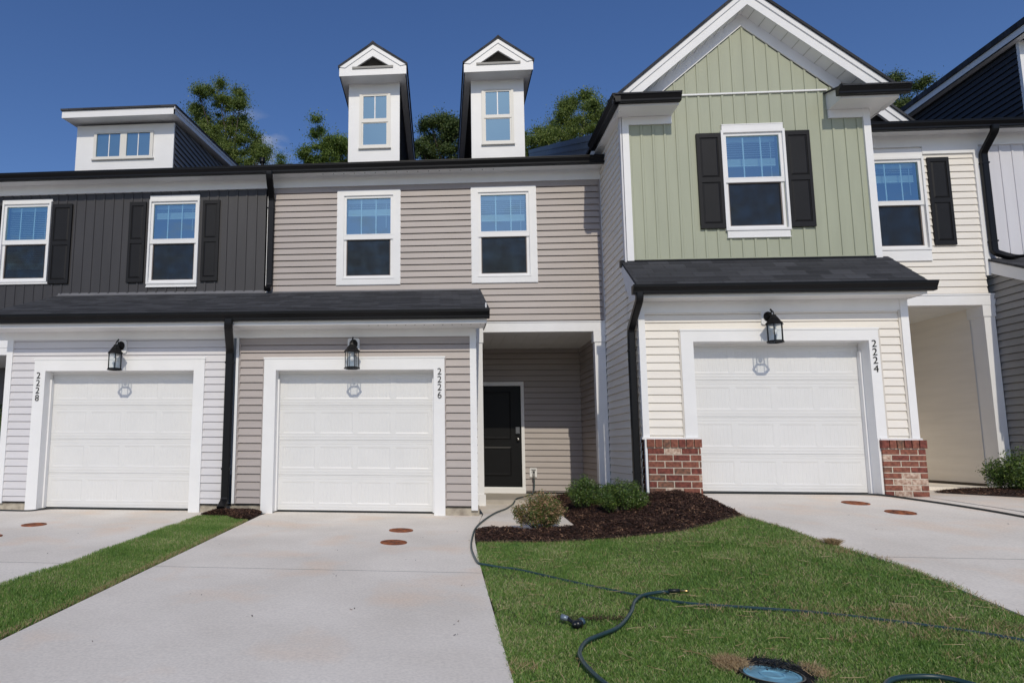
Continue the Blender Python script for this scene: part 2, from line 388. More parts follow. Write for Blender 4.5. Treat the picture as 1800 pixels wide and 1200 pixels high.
def board(mb, org, u, n, reg, holes=(), uref=0, pitch=.178, h=.013):
    org = Vector(org); u = Vector(u); n = Vector(n)
    us = [p[0] for p in reg]; zs = [p[1] for p in reg]; u0, u1, z0, z1 = min(us), max(us), min(zs), max(zs)
    prof = [(0, -.002), (.0015, h), (.032, h), (.040, 0), (pitch, 0)]
    k = math.floor((u0 - uref) / pitch)
    while uref + k * pitch < u1:
        b = uref + k * pitch; k += 1
        for (ua, pa), (ub, pb) in zip(prof, prof[1:]):
            ua += b; ub += b
            cu = sorted({ua, ub} | {x for H in holes for x in H[:2] if ua < x < ub})
            for c, d in zip(cu, cu[1:]):
                hs = [(H[2], H[3]) for H in holes if H[0] < d - 1e-6 and H[1] > c + 1e-6]
                for s, t in cutspans(z0, z1, hs):
                    pl = clip([(c, s), (d, s), (d, t), (c, t)], reg)
                    if len(pl) < 3: continue
                    mb.add([org + u * q[0] + n * (pa + (pb - pa) * (q[0] - ua) / (ub - ua)) + Vector((0, 0, q[1])) for q in pl], [tuple(range(len(pl)))])
    return mb
def rect(u0, u1, z0, z1): return [(u0, z0), (u1, z0), (u1, z1), (u0, z1)]
GUT = [(0, 0), (.072, 0), (.078, .012), (.080, .038), (.104, .078), (.114, .090), (.116, .118), (.106, .118), (0, .118)]
def gutter_x(mb, x0, x1, yb, z0):
    mb.prism([(yb - a, z0 + b) for a, b in GUT], 'x', x0, x1); mb.box(x0 - .002, x1 + .002, yb - .122, yb - .100, z0 + .112, z0 + .124)
def slab_y(mb, x0, x1, y0, z0, y1, z1, th=.04, mi=0):
    """roof slab rising from (y0,z0) to (y1,z1)"""
    mb.prism([(y0, z0), (y1, z1), (y1, z1 - th), (y0, z0 - th)], 'x', x0, x1, mi)

# ------------------------------------------------------------------ ground
def gz(X, Y):
    zl = -.02 + .039 * min(0, Y - 9.7); zr = .335 + .08 * min(0, Y - 9.45)
    t = min(1, max(0, (X - 1.1) / 2.4)); t = t * t * (3 - 2 * t)
    return zl + (zr - zl) * t
def lerp(tab, x):
    if x <= tab[0][0]: return tab[0][1]
    for (a, b), (c, d) in zip(tab, tab[1:]):
        if x <= c: return b + (d - b) * (x - a) / (c - a)
    return tab[-1][1]
def sheetX(mb, ys, L, R, off, nx=10, th=None):
    """rows at each y from x=L(y) to x=R(y)"""
    rows = [[(L(y) + (R(y) - L(y)) * i / nx, y) for i in range(nx + 1)] for y in ys]
    vs = [(x, y, gz(x, y) + off) for r in rows for x, y in r]; m = nx + 1
    fs = [(j * m + i, j * m + i + 1, (j + 1) * m + i + 1, (j + 1) * m + i) for j in range(len(ys) - 1) for i in range(nx)]
    mb.add(vs, fs)
    if th:
        for e in (0, nx):
            vs = [(r[e][0], r[e][1], gz(*r[e]) + off - d) for r in rows for d in (0, th)]
            mb.add(vs, [(2 * j, 2 * j + 1, 2 * j + 3, 2 * j + 2) for j in range(len(ys) - 1)])
def fr(a, b, st):
    n = max(1, round(abs(b - a) / st)); return [a + (b - a) * i / n for i in range(n + 1)]
# big ground
g = MB()
xs = [-400, -120, -50, -25, -14] + fr(-10, 14, .6) + [18, 30, 60, 130, 400]
ys = [-400, -120, -40, -15, -8] + fr(-5, 12.0, .5) + [16, 24, 40, 90, 400]
def gzz(x, y):
    z = gz(x, y) - .10 - .05 * max(0, min(1, (y - 10.9) / .6))
    if y < -4: z = gz(x, -4) - .10
    if y > 11.4: z = -.25
    return z
g.add([(x, y, gzz(x, y)) for y in ys for x in xs], [(j * len(xs) + i, j * len(xs) + i + 1, (j + 1) * len(xs) + i + 1, (j + 1) * len(xs) + i) for j in range(len(ys) - 1) for i in range(len(xs) - 1)])
struct('ground', g, SOIL)
# lawn far behind the camera and the street
r = MB(); z = gz(0, -4) ; r.add([(-200, -16, z - .02), (200, -16, z - .02), (200, -7, z - .02), (-200, -7, z - .02)], [(0, 1, 2, 3)])
struct('street', r, ASPH)
r = MB(); r.add([(-200, -30, z + .04), (200, -30, z + .04), (200, -60, z + .04), (-200, -60, z + .04)], [(0, 1, 2, 3)])
struct('far_lawn', r, LAWNB)

LD = lambda y: lerp([(-7, -2.80), (4, -2.702), (9.5, -2.60), (10, -2.55)], y)      # left edge, middle drive
RD = lambda y: lerp([(-7, .37), (3.6, .368), (6.2, .36), (7.6, .375), (8.3, .40), (9.9, .60)], y)
J = 6.12
for nm, ya, yb in (('driveway', -7, J - .004), ('driveway', J + .004, 10.02)):
    m = MB(); sheetX(m, fr(ya, yb, .5), LD, RD, 0, 8, .12)
    m.add([(LD(y), y, gz(LD(y), y) - d) for y in (yb,) for d in (0, .1)] + [(RD(y), y, gz(RD(y), y) - d) for y in (yb,) for d in (0, .1)], [(0, 1, 3, 2)])
    struct(nm, m, CONC)
LD2 = lambda y: -6.9 - .0 * y
RD2 = lambda y: lerp([(-7, -3.72), (5.3, -3.61), (6.2, -3.52), (9.5, -3.44), (10, -3.42)], y)
for ya, yb in ((-7, J + .046), (J + .054, 10.02)):
    m = MB(); sheetX(m, fr(ya, yb, .5), LD2, RD2, 0, 8, .12); struct('driveway', m, CONC)
m = MB(); sheetX(m, fr(-7, 11.6, .5), lambda y: -14, lambda y: -6.912, 0, 8); struct('left_pavement', m, CONC)
LR = lambda y: lerp([(-7, 3.3), (3, 3.48), (4.5, 3.552), (5.0, 3.595), (5.6, 3.65), (5.92, 3.62), (6.55, 3.52), (7.26, 3.50), (7.9, 3.385), (9.24, 3.50), (9.95, 3.54)], y)
RR = lambda y: lerp([(-7, 6.6), (7, 6.6), (8.4, 6.683), (9.4, 6.385), (9.99, 6.30)], y)
for ya, yb in ((-7, J - .124), (J - .116, 9.42), (9.428, 9.82)):
    m = MB(); sheetX(m, fr(ya, yb, .4), LR, (lambda y: 5.94) if ya > 9.42 else RR, 0, 10, .12); struct('driveway', m, CONC)
m = MB(); sheetX(m, fr(-7, 11.15, .4), lambda y: RR(y) + .012, lambda y: 14, 0, 10, .1); struct('side_walk', m, CONC)
m = MB(); m.box(6.47, 8.6, 11.15, 13.6, .2, .385); struct('porch_slab', m, CONC)
m = MB()
jp = [(6.36, 9.50), (6.40, 9.38), (6.52, 9.0), (6.64, 8.6), (6.69, 8.38), (6.66, 7.6), (6.62, 6.8)]
for (xa, ya), (xb, yb) in zip(jp, jp[1:]): m.add([(xa - .007, ya, gz(xa, ya) + .004), (xa + .007, ya, gz(xa, ya) + .004), (xb + .007, yb, gz(xb, yb) + .004), (xb - .007, yb, gz(xb, yb) + .004)], [(0, 1, 2, 3)])
struct('pavement_joint', m, mat('joint_felt', (.06, .055, .05), .95, .2))
# walk to the porch
m = MB(); sheetX(m, fr(8.42, 11.66, .3), lambda y: RD(y) + .012 if y < 9.9 else .612, lambda y: 1.66, .012, 5, .1); struct('front_walk', m, CONC)
m = MB(); m.box(.55, 2.80, 11.66, 13.5, -.1, .07); struct('porch_slab', m, mat('porch_concrete', (.47, .43, .37), .9, .1, (4, 4, 4), .3))
# mulch bed (mounded)
YM = lambda x: lerp([(.37, 7.55), (.42, 7.66), (.79, 7.71), (1.43, 7.74), (2.0, 7.6), (2.57, 7.45), (2.92, 7.6), (3.385, 7.9), (3.5, 8.0)], x)
def YT(x):
    if x < 1.66: return 8.50
    if x < 2.80: return 11.6
    return lerp([(2.8, 9.5), (3.5, 9.45)], x)
def mound(x, y):
    d = min(y - YM(x), YT(x) + (.35 if x >= 1.66 else 0) - y, x - RD(y), LR(min(y, 9.4)) - x)
    if x >= 1.66 and y > 8.40: d = min(d, x - 1.66)
    bump = .012 * math.sin(x * 9 + y * 4) + .010 * math.sin(x * 17 - y * 13) + .008 * math.sin(x * 31 + y * 27)
    return .012 + .05 * min(1, max(0, d) / .35) + bump * min(1, max(0, d) / .1)
m = MB(); cols = [(a, b) for a, b in ((.385, 1.655), (1.665, 2.798), (2.802, 3.48))]
for a, b in cols:
    X = fr(a, b, .05); n_ = 40; vs = []
    for x in X:
        y0 = YM(x) - .02; y1 = YT(x)
        if a > 2.8:
            pass
        for j in range(n_ + 1):
            y = y0 + (y1 - y0) * j / n_
            xx = min(x, LR(min(y, 9.4)) - .0) if a > 2.8 else max(x, RD(y) + .01)
            vs.append((xx, y, gz(xx, y) + mound(xx, y)))
    m.add(vs, [(i * (n_ + 1) + j, (i + 1) * (n_ + 1) + j, (i + 1) * (n_ + 1) + j + 1, i * (n_ + 1) + j + 1) for i in range(len(X) - 1) for j in range(n_)])
struct('mulch_bed', m, MULCHB)
def mulchpoly(name, poly, h):
    """small mounded bed from a polygon fan"""
    cx = sum(p[0] for p in poly) / len(poly); cy = sum(p[1] for p in poly) / len(poly); m = MB(); vs = []
    K = 8; N = len(poly)
    for k in range(K + 1):
        t = k / K
        for p in poly:
            x = cx + (p[0] - cx) * t; y = cy + (p[1] - cy) * t
            vs.append((x, y, gz(x, y) + .006 + h * (1 - t ** 3) + .008 * math.sin(x * 23 + y * 17) * (1 - t)))
    m.add(vs, [(k * N + i, k * N + (i + 1) % N, (k + 1) * N + (i + 1) % N, (k + 1) * N + i) for k in range(K) for i in range(N)])
    struct(name, m, MULCHB)
BED2 = [(7.15, 10.37), (7.5, 10.7), (7.85, 10.95), (8.4, 11.1), (8.86, 11.12), (9.6, 10.9), (9.6, 8.9), (8.4, 9.2), (7.64, 9.55)]
mulchpoly('right_mulch_bed', BED2, .05)
BED3 = [(-3.44, 9.42), (-3.40, 9.62), (-3.42, 9.80), (-2.66, 9.80), (-2.62, 9.55), (-2.62, 9.12), (-2.82, 9.10), (-3.05, 9.38)]
mulchpoly('downspout_mulch', BED3, .06)
# lawn bases
LY0 = -3
m = MB(); X = fr(.375, 3.6, .1); vs = []
for x in X:
    y1 = YM(x) + .01
    for j in range(60):
        y = LY0 + (y1 - LY0) * j / 59; xx = max(min(x, LR(y) - .005), RD(y) + .005); vs.append((xx, y, gz(xx, y) - .012))
m.add(vs, [(i * 60 + j, (i + 1) * 60 + j, (i + 1) * 60 + j + 1, i * 60 + j + 1) for i in range(len(X) - 1) for j in range(59)])
struct('front_lawn_soil', m, LAWNB)
m = MB(); sheetX(m, fr(-3, 9.7, .4), lambda y: RD2(y) + .003, lambda y: LD(y) - .003, -.02, 6); struct('strip_lawn_soil', m, LAWNB)

# numpy scatter helpers
def quads_mesh(name, V, m, kind=None):
    """V: (n,4,3) array"""
    n = len(V); me = bpy.data.meshes.new(name)
    me.vertices.add(n * 4); me.vertices.foreach_set('co', V.reshape(-1).astype(np.float32))
    me.loops.add(n * 4); me.loops.foreach_set('vertex_index', np.arange(n * 4, dtype=np.int32))
    me.polygons.add(n); me.polygons.foreach_set('loop_start', np.arange(0, n * 4, 4, dtype=np.int32))
    me.polygons.foreach_set('loop_total', np.full(n, 4, np.int32))
    me.update(calc_edges=True); me.validate()
    me.materials.append(m); o = bpy.data.objects.new(name, me); COL.objects.link(o)
    if kind: o['kind'] = kind
    return o
def gzv(X, Y):
    zl = -.02 + .039 * np.minimum(0, Y - 9.7); zr = .335 + .08 * np.minimum(0, Y - 9.45)
    t = np.clip((X - 1.1) / 2.4, 0, 1); t = t * t * (3 - 2 * t); return zl + (zr - zl) * t
def lerpv(tab, x): return np.interp(x, [a for a, b in tab], [b for a, b in tab])
def smooth_noise(X, Y, sc, seed):
    r = np.random.default_rng(seed); out = np.zeros_like(X)
    for k in range(6):
        a = r.uniform(0, 6.28); f = sc * r.uniform(.6, 1.9); out += np.sin((X * np.cos(a) + Y * np.sin(a)) * f + r.uniform(0, 6.28))
    return out / 6
def grass(name, X, Y, h, wd, m, lean=.55, off=-.015, kind='stuff'):
    n = len(X); Z = gzv(X, Y) + off
    a = rng.uniform(0, 2 * np.pi, n); b = rng.uniform(0, 2 * np.pi, n); ln = rng.uniform(.1, lean, n) * h
    dx, dy = np.cos(a) * wd / 2, np.sin(a) * wd / 2
    tx, ty = X + np.cos(b) * ln, Y + np.sin(b) * ln; tz = Z + h * rng.uniform(.75, 1, n)
    V = np.zeros((n, 4, 3))
    V[:, 0] = np.stack([X - dx, Y - dy, Z], 1); V[:, 1] = np.stack([X + dx, Y + dy, Z], 1)
    V[:, 2] = np.stack([tx + dx * .25, ty + dy * .25, tz], 1); V[:, 3] = np.stack([tx - dx * .25, ty - dy * .25, tz], 1)
    o = quads_mesh(name, V, m, kind); return o
RDt = [(-7, .37), (3.6, .368), (6.2, .36), (7.6, .375), (8.3, .40), (9.9, .60)]
LRt = [(-7, 3.3), (3, 3.48), (4.5, 3.552), (5.0, 3.595), (5.6, 3.65), (5.92, 3.62), (6.55, 3.52), (7.26, 3.50), (7.9, 3.385), (9.24, 3.50)]
YMt = [(.37, 7.55), (.42, 7.66), (.79, 7.71), (1.43, 7.74), (2.0, 7.6), (2.57, 7.45), (2.92, 7.6), (3.385, 7.9), (3.5, 8.0)]
def lawn_pts(n, y0, y1):
    X = rng.uniform(.30, 3.75, n); Y = rng.uniform(y0, y1, n)
    ed = .035 * smooth_noise(X, Y, 9, 3)
    k = (X > lerpv(RDt, Y) + .002 + .7 * ed) & (X < lerpv(LRt, Y) + .02 + 1.6 * ed) & (Y < lerpv(YMt, X) + .03 + ed)
    # water meter box hole
    k &= ((X - 1.74) ** 2 / .19 ** 2 + (Y - 3.81) ** 2 / .22 ** 2) > 1
    return X[k], Y[k]
parts_ = []
X, Y = lawn_pts(190000, 2.9, 4.6); X2, Y2 = lawn_pts(180000, 4.6, 8.0); X3, Y3 = lawn_pts(20000, 0.2, 2.9)
X = np.concatenate([X, X2, X3]); Y = np.concatenate([Y, Y2, Y3])
hh = .024 + .010 * smooth_noise(X, Y, 3.2, 5) + .006 * smooth_noise(X, Y, 14, 6) + rng.uniform(-.008, .010, len(X))
seams = np.minimum(np.abs(np.sin((X * .92 - Y * .40) * 3.9)), 1)      # joints between sod rolls lie a little lower
hh *= np.where(seams < .035, .45, 1)
tag(grass('front_lawn', X, Y, hh, .0042 + rng.uniform(0, .003, len(X)), GRASSM, 1.0), kind='stuff')
# dry straw coloured blades and clippings lying in the lawn
Xs, Ys = lawn_pts(42000, 2.9, 8.0); dn = smooth_noise(Xs, Ys, 2.6, 11) + .6 * smooth_noise(Xs, Ys, 9, 12)
edge = (lerpv(YMt, Xs) - Ys < .10) | (np.abs(Xs - lerpv(LRt, Ys)) < .05)
k = (dn > .50) | (edge & (rng.uniform(0, 1, len(Xs)) < .8)) | (rng.uniform(0, 1, len(Xs)) < .06)
grass('dry_lawn_clippings', Xs[k], Ys[k], np.full(k.sum(), .034), np.full(k.sum(), .004), STRAW, 1.6, -.004)
# long dead stems lying on the turf
n = 240; Xc, Yc = lawn_pts(n, 3.2, 7.4); n = len(Xc); a = rng.uniform(0, 3.1416, n); L = rng.uniform(.02, .075, n); wq = .0018
V = []
for x, y, q, l_ in zip(Xc, Yc, a, L):
    c_, s_ = math.cos(q) * l_, math.sin(q) * l_; b_ = rng.uniform(-.3, .3); zq = gz(x, y) + rng.uniform(.012, .026)
    p = [(x - c_, y - s_), (x + s_ * b_, y - c_ * b_), (x + c_, y + s_)]
    for (x0, y0), (x1, y1) in zip(p, p[1:]): V.append([(x0, y0, zq), (x1, y1, zq), (x1, y1 + wq * 1.5, zq + wq), (x0, y0 + wq * 1.5, zq + wq)])
quads_mesh('dead_stems', np.array(V), STRAW, 'stuff')
# strip
Y = rng.uniform(2.9, 9.5, 120000); u_ = rng.uniform(-.04, .972, len(Y))
XL = lerpv([(-7, -3.72), (5.3, -3.61), (6.2, -3.52), (9.5, -3.44)], Y); XR = lerpv([(-7, -2.80), (4, -2.702), (9.5, -2.60)], Y)
X = XL + (XR - XL) * u_ + .03 * smooth_noise(Y, Y * 0, 7, 9) * (u_ < .5)
k = (Y < 9.38 - .30 * np.clip((X + 3.05) / .4, 0, 1) + .08 * smooth_noise(X, Y, 8, 4)); X, Y, u_ = X[k], Y[k], u_[k]
hh = .036 + .010 * smooth_noise(X, Y, 3, 8) + rng.uniform(-.008, .008, len(X))
tag(grass('strip_lawn', X, Y, hh, .006, GRASSM, off=-.02), kind='stuff')
k = (u_ > .90) & (rng.uniform(0, 1, len(u_)) < .5) | (rng.uniform(0, 1, len(u_)) < .02)
grass('dry_strip_clippings', X[k] , Y[k], np.full(k.sum(), .03), np.full(k.sum(), .005), STRAW, 1.5, -.012)
# straw patch by the meter box, dry tuft at the driveway edge
def blob(name, cx, cy, rx, ry, n, h, wd, m=STRAW, off=0):
    a = rng.uniform(0, 2 * np.pi, n); q = np.sqrt(rng.uniform(0, 1, n)) * rng.uniform(.75, 1.1, n)
    return grass(name, cx + rx * q * np.cos(a), cy + ry * q * np.sin(a), np.full(n, h), np.full(n, wd), m, 1.7, off)
blob('straw_patch', 1.575, 3.93, .085, .11, 1300, .038, .004)
blob('straw_patch', 1.95, 3.80, .05, .10, 260, .034, .004)
blob('dry_grass_tuft', 3.53, 6.44, .045, .05, 600, .055, .006)
# mulch chips
def chips(name, X, Y, Z, ln=(.012, .038)):
    n = len(X); L = rng.uniform(*ln, n); W = L * rng.uniform(.12, .35, n)
    a = rng.uniform(0, 2 * np.pi, n); t = rng.normal(0, .35, n); s = rng.normal(0, .4, n)
    u = np.stack([np.cos(a) * np.cos(t), np.sin(a) * np.cos(t), np.sin(t)], 1) * (L / 2)[:, None]
    v = np.stack([-np.sin(a) * np.cos(s), np.cos(a) * np.cos(s), np.sin(s)], 1) * (W / 2)[:, None]
    c = np.stack([X, Y, Z], 1); V = np.stack([c - u - v, c + u - v, c + u + v, c - u + v], 1)
    return quads_mesh(name, V, MULCHM, 'stuff')
X = rng.uniform(.38, 3.55, 130000); Y = rng.uniform(7.4, 11.6, 130000)
yt = np.where(X < 1.66, 8.44, np.where(X < 2.8, 11.6, 9.45))
ok = (Y > lerpv(YMt, X) + .01) & (Y < yt) & (X > lerpv(RDt, Y) + .02) & ((X < 1.66) | (X < 2.8) | True) & (X < lerpv(LRt, np.minimum(Y, 9.4)) - .02)
X, Y = X[ok], Y[ok]
Z = np.array([gz(x, y) + mound(x, y) for x, y in zip(X, Y)]) + rng.uniform(.001, .02, len(X))
chips('mulch', X, Y, Z)
def inpoly(X, Y, P):
    ins = np.zeros(len(X), bool); j = len(P) - 1
    for i in range(len(P)):
        xi, yi = P[i]; xj, yj = P[j]
        c = ((yi > Y) != (yj > Y)) & (X < (xj - xi) * (Y - yi) / (yj - yi + 1e-12) + xi); ins ^= c; j = i
    return ins
for P_, h_, n_, nm in ((BED2, .05, 12000, 'right_mulch'), (BED3, .06, 9000, 'downspout_mulch_chips')):
    P_ = np.array(P_); c_ = P_.mean(0); k = rng.integers(0, len(P_), n_); w_ = rng.uniform(0, 1, n_)[:, None]; t = np.sqrt(rng.uniform(0, 1, n_))
    e_ = P_[k] * (1 - w_) + P_[(k + 1) % len(P_)] * w_; Q = c_ + (e_ - c_) * (t * 1.02)[:, None]
    chips(nm, Q[:, 0], Q[:, 1], gzv(Q[:, 0], Q[:, 1]) + .010 + h_ * (1 - t ** 3) + rng.uniform(0, .015, n_))

# ------------------------------------------------------------------ building parts
def casing_ring(mb, x0, x1, z0, z1, hx0, hx1, hz0, hz1, yf, yb, bottom=True):
    mb.box(x0, hx0, yf, yb, z0, z1); mb.box(hx1, x1, yf, yb, z0, z1)
    mb.box(hx0, hx1, yf, yb, hz1, z1)
    if bottom: mb.box(hx0, hx1, yf, yb, z0, hz0)
def window(house, Yp, x0, x1, z0, z1, gx0, gx1, zl0, zl1, zu0, zu1, style='wide', blind=.3, lites=3, screen=True, cream=False, slats=True, wand=True):
    """double hung window; outer casing rect x0..z1, glass gx0..gx1, lower pane zl0..zl1, upper pane zu0..zu1"""
    f = .045; hx0, hx1, hz0, hz1 = gx0 - f, gx1 + f, zl0 - f, zu1 + f
    m = MB()
    if style == 'wide':
        casing_ring(m, x0, x1, z0, z1, hx0, hx1, hz0, hz1, Yp - .032, Yp + .02)
        casing_ring(m, x0 - .008, x1 + .008, z0 - .008, z1 + .008, x0 + .012, x1 - .012, z0 + .012, z1 - .012, Yp - .022, Yp + .01)
        casing_ring(m, hx0 - .02, hx1 + .02, hz0 - .02, hz1 + .02, hx0 - .0, hx1 + .0, hz0, hz1, Yp - .040, Yp - .03)
    else:
        hz = zu1 + .085
        casing_ring(m, hx0 - .035, hx1 + .035, hz0 - .035, hz, hx0, hx1, hz0, hz1, Yp - .045, Yp + .02)
        m.box(x0, x1, Yp - .030, Yp + .01, hz, z1); m.box(x0, x1, Yp - .034, Yp + .01, z1 - .012, z1 + .004)
        m.box(x0, x1, Yp - .030, Yp + .01, z0, hz0 - .035); m.box(x0 - .006, x1 + .006, Yp - .034, Yp + .01, z0 - .006, z0 + .008)
    # sashes
    casing_ring(m, hx0, hx1, zu0 - .02, hz1, gx0, gx1, zu0, zu1, Yp - .018, Yp + .045)
    casing_ring(m, hx0, hx1, hz0, zl1 + .02, gx0, gx1, zl0, zl1, Yp + .004, Yp + .060)
    m.box(hx0, hx1, Yp - .016, Yp + .05, zl1, zu0)
    wd = m.build('window', CREAM_T if cream else WHITE, house)
    def pane(za, zb, y):
        q = MB(); q.add([(gx0 - .004, y, za - .004), (gx1 + .004, y, za - .004), (gx1 + .004, y, zb + .004), (gx0 - .004, y, zb + .004)], [(0, 1, 2, 3)])
        return q.build('pane', PANE, wd)
    pane(zu0, zu1, Yp + .010); pane(zl0, zl1, Yp + .034)
    if lites > 1:
        q = MB()
        for k in range(1, lites):
            c = gx0 + (gx1 - gx0) * k / lites; q.box(c - .009, c + .009, Yp + .016, Yp + .024, zu0, zu1)
        q.build('muntin', WHITE, wd)
    if screen:
        q = MB(); q.add([(gx0 + .012, Yp + .018, zl0 + .012), (gx1 - .012, Yp + .018, zl0 + .012), (gx1 - .012, Yp + .018, zl1 - .0), (gx0 + .012, Yp + .018, zl1 - .0)], [(0, 1, 2, 3)])
        q.build('insect_screen', SCREEN, wd)
        q = MB(); casing_ring(q, gx0, gx1, zl0, zl1, gx0 + .014, gx1 - .014, zl0 + .012, zl1 - .012, Yp + .012, Yp + .022); q.build('screen_frame', SCREENF, wd)
    # room behind
    q = MB(); a, b, c, d = hx0 - .15, hx1 + .15, hz0 - .15, hz1 + .15; y0, y1 = Yp + .065, Yp + 1.15
    q.add([(a, y0, c), (b, y0, c), (b, y0, d), (a, y0, d), (a, y1, c), (b, y1, c), (b, y1, d), (a, y1, d)], [(4, 5, 6, 7), (0, 1, 5, 4), (1, 2, 6, 5), (2, 3, 7, 6), (3, 0, 4, 7)])
    casing_ring(q, a, b, c, d, hx0, hx1, hz0, hz1, y0 - .002, y0 + .004)
    q.build('room_interior', DARKIN, wd)
    if blind:
        q = MB(); top = zu1 - .005; bot = top - blind * (zu1 - zl0); nst = 16
        q.box(gx0 + .01, gx1 - .01, Yp + .09, Yp + .14, top - .05, top + .02)
        if slats:
            z = top - .06
            while z > bot + .12:
                q.prism([(Yp + .09, z), (Yp + .135, z + .022), (Yp + .137, z + .020), (Yp + .092, z - .003)], 'x', gx0 + .015, gx1 - .015); z -= .036
        zz = bot + .10
        for k in range(nst): q.box(gx0 + .015, gx1 - .015, Yp + .09, Yp + .137, zz - k * .006, zz - k * .006 + .0035)
        q.box(gx0 + .015, gx1 - .015, Yp + .088, Yp + .14, zz - nst * .006 - .02, zz - nst * .006)
        if wand: q.box(gx1 - .09, gx1 - .084, Yp + .075, Yp + .08, bot - .25, top)
        q.build('blind', BLIND, wd)
    return wd
CREAM_T = mat('cream_window_vinyl', (.76, .74, .69), .45, .02)
def shutter(house, Yp, x0, x1, z0, z1, split=.49):
    m = MB(); t = .045; y0 = Yp - .042
    m.box(x0, x1, y0 + .012, Yp - .002, z0, z1)
    zs = z0 + (z1 - z0) * (1 - split - .03); zt = zs + .075
    casing_ring(m, x0, x1, z0, z1, x0 + t, x1 - t, z0 + .07, z1 - .07, y0, y0 + .013)
    m.box(x0 + t, x1 - t, y0, y0 + .013, zs, zt)
    for a, b in ((z0 + .07, zs), (zt, z1 - .07)):
        g = .010; q = .032
        o = [(x0 + t + g, a + g), (x1 - t - g, a + g), (x1 - t - g, b - g), (x0 + t + g, b - g)]
        i = [(x0 + t + q, a + q), (x1 - t - q, a + q), (x1 - t - q, b - q), (x0 + t + q, b - q)]
        m.add([(x, y0 + .011, z) for x, z in o] + [(x, y0 + .001, z) for x, z in i], [(4, 5, 6, 7)] + [(k, (k + 1) % 4, 4 + (k + 1) % 4, 4 + k) for k in range(4)])
    return m.build('shutter', SHUT, house)
def garage(house, Yp, fx0, fx1, ox0, ox1, ztop, oz, zb, cz=None, depth=.2):
    """casing + recessed sectional door"""
    cz = zb if cz is None else cz
    m = MB(); t = .032
    m.box(fx0, ox0, Yp - t, Yp + .02, cz, ztop); m.box(ox1, fx1, Yp - t, Yp + .02, cz, ztop); m.box(ox0, ox1, Yp - t, Yp + .02, oz, ztop)
    m.box(fx0 - .012, fx1 + .012, Yp - t - .008, Yp + .01, ztop - .004, ztop + .022)
    yd = Yp + depth
    m.box(ox0 - .03, ox0, Yp + .02, yd + .1, zb, oz); m.box(ox1, ox1 + .03, Yp + .02, yd + .1, zb, oz)
    m.box(ox0 - .03, ox1 + .03, Yp + .021, yd + .1, oz, oz + .03)
    if cz > zb:
        m.box(ox0 - .028, ox0 + .0, Yp - .04, Yp + .02, zb, cz); m.box(ox1 - .0, ox1 + .028, Yp - .04, Yp + .02, zb, cz)
    for a, b in ((ox0, ox0 + .022), (ox1 - .022, ox1)): m.box(a, b, yd - .075, yd - .004, zb + .004, oz - .12)
    m.box(ox0, ox1, yd - .02, yd - .004, oz - .03, oz)
    m.build('garage_frame', WHITE, house)
    d = MB(); x0, x1 = ox0 + .004, ox1 - .004; n = 4; z0 = zb + .012; H = (oz + .005 - z0) / n; y = yd
    W = x1 - x0; st = .075; cw = (W - st * 5) / 4
    def prof_band(za, zb_, pts):
        """pts: list of (z fraction abs, y offset) full width horizontal profile"""
        for (a, ya), (b, yb) in zip(pts, pts[1:]): d.add([(x0, y + ya, a), (x1, y + ya, a), (x1, y + yb, b), (x0, y + yb, b)], [(0, 1, 2, 3)])
    for k in range(n):
        a = z0 + k * H; b = a + H; p0 = a + .105; p1 = b - .105
        # rails with pressed grooves
        prof_band(a, p0, [(a, .010), (a + .004, .0), (a + .030, .0), (a + .036, .005), (a + .042, .0), (a + .074, .0), (a + .080, .004), (a + .086, 0), (p0, 0)])
        prof_band(p1, b, [(p1, 0), (b - .072, 0), (b - .066, .004), (b - .060, 0), (b - .034, .0), (b - .028, .005), (b - .022, 0), (b - .004, .0), (b, .010)])
        cx = x0
        for j in range(5):
            d.add([(cx, y, p0), (cx + st, y, p0), (cx + st, y, p1), (cx, y, p1)], [(0, 1, 2, 3)]); cx += st
            if j == 4: break
            c0, c1 = cx, cx + cw; bv = .014; dp = .0045
            o = [(c0, y, p0), (c1, y, p0), (c1, y, p1), (c0, y, p1)]; i = [(c0 + bv, y + dp, p0 + bv), (c1 - bv, y + dp, p0 + bv), (c1 - bv, y + dp, p1 - bv), (c0 + bv, y + dp, p1 - bv)]
            d.add(o + i, [(q, (q + 1) % 4, 4 + (q + 1) % 4, 4 + q) for q in range(4)])
            nb = 9; bw = (cw - 2 * bv) / nb
            for q in range(nb):
                xa = c0 + bv + q * bw
                pr = [(xa, dp), (xa + bw - .010, dp), (xa + bw - .005, dp + .0022), (xa + bw, dp)]
                for (u0, v0), (u1, v1) in zip(pr, pr[1:]): d.add([(u0, y + v0, p0 + bv), (u1, y + v1, p0 + bv), (u1, y + v1, p1 - bv), (u0, y + v0, p1 - bv)], [(0, 1, 2, 3)])
            cx += cw
    gd = d.build('garage_door', DOORW, house)
    q = MB(); q.box(ox0, ox1, yd + .002, yd + .03, zb - .01, zb + .014); q.build('rubber_seal', HOSEB, gd)
    return gd
def downspout(house, path, w=.1, d=.072, bands=()):
    m = MB(); m.rtube(path, w, d)
    for x, y, z in bands: m.box(x - w / 2 - .006, x + w / 2 + .006, y - d / 2 - .004, y + d / 2, z - .012, z + .012)
    return m.build('downspout', BLACKM, house)
def bend(pts, r=.06, k=4):
    """round the corners of a path"""
    P = [Vector(p) for p in pts]; out = [P[0]]
    for i in range(1, len(P) - 1):
        a = P[i] + (P[i - 1] - P[i]).normalized() * r; b = P[i] + (P[i + 1] - P[i]).normalized() * r
        for t in range(k + 1):
            t /= k; out.append(a * (1 - t) ** 2 + P[i] * 2 * t * (1 - t) + b * t * t)
    return out + [P[-1]]

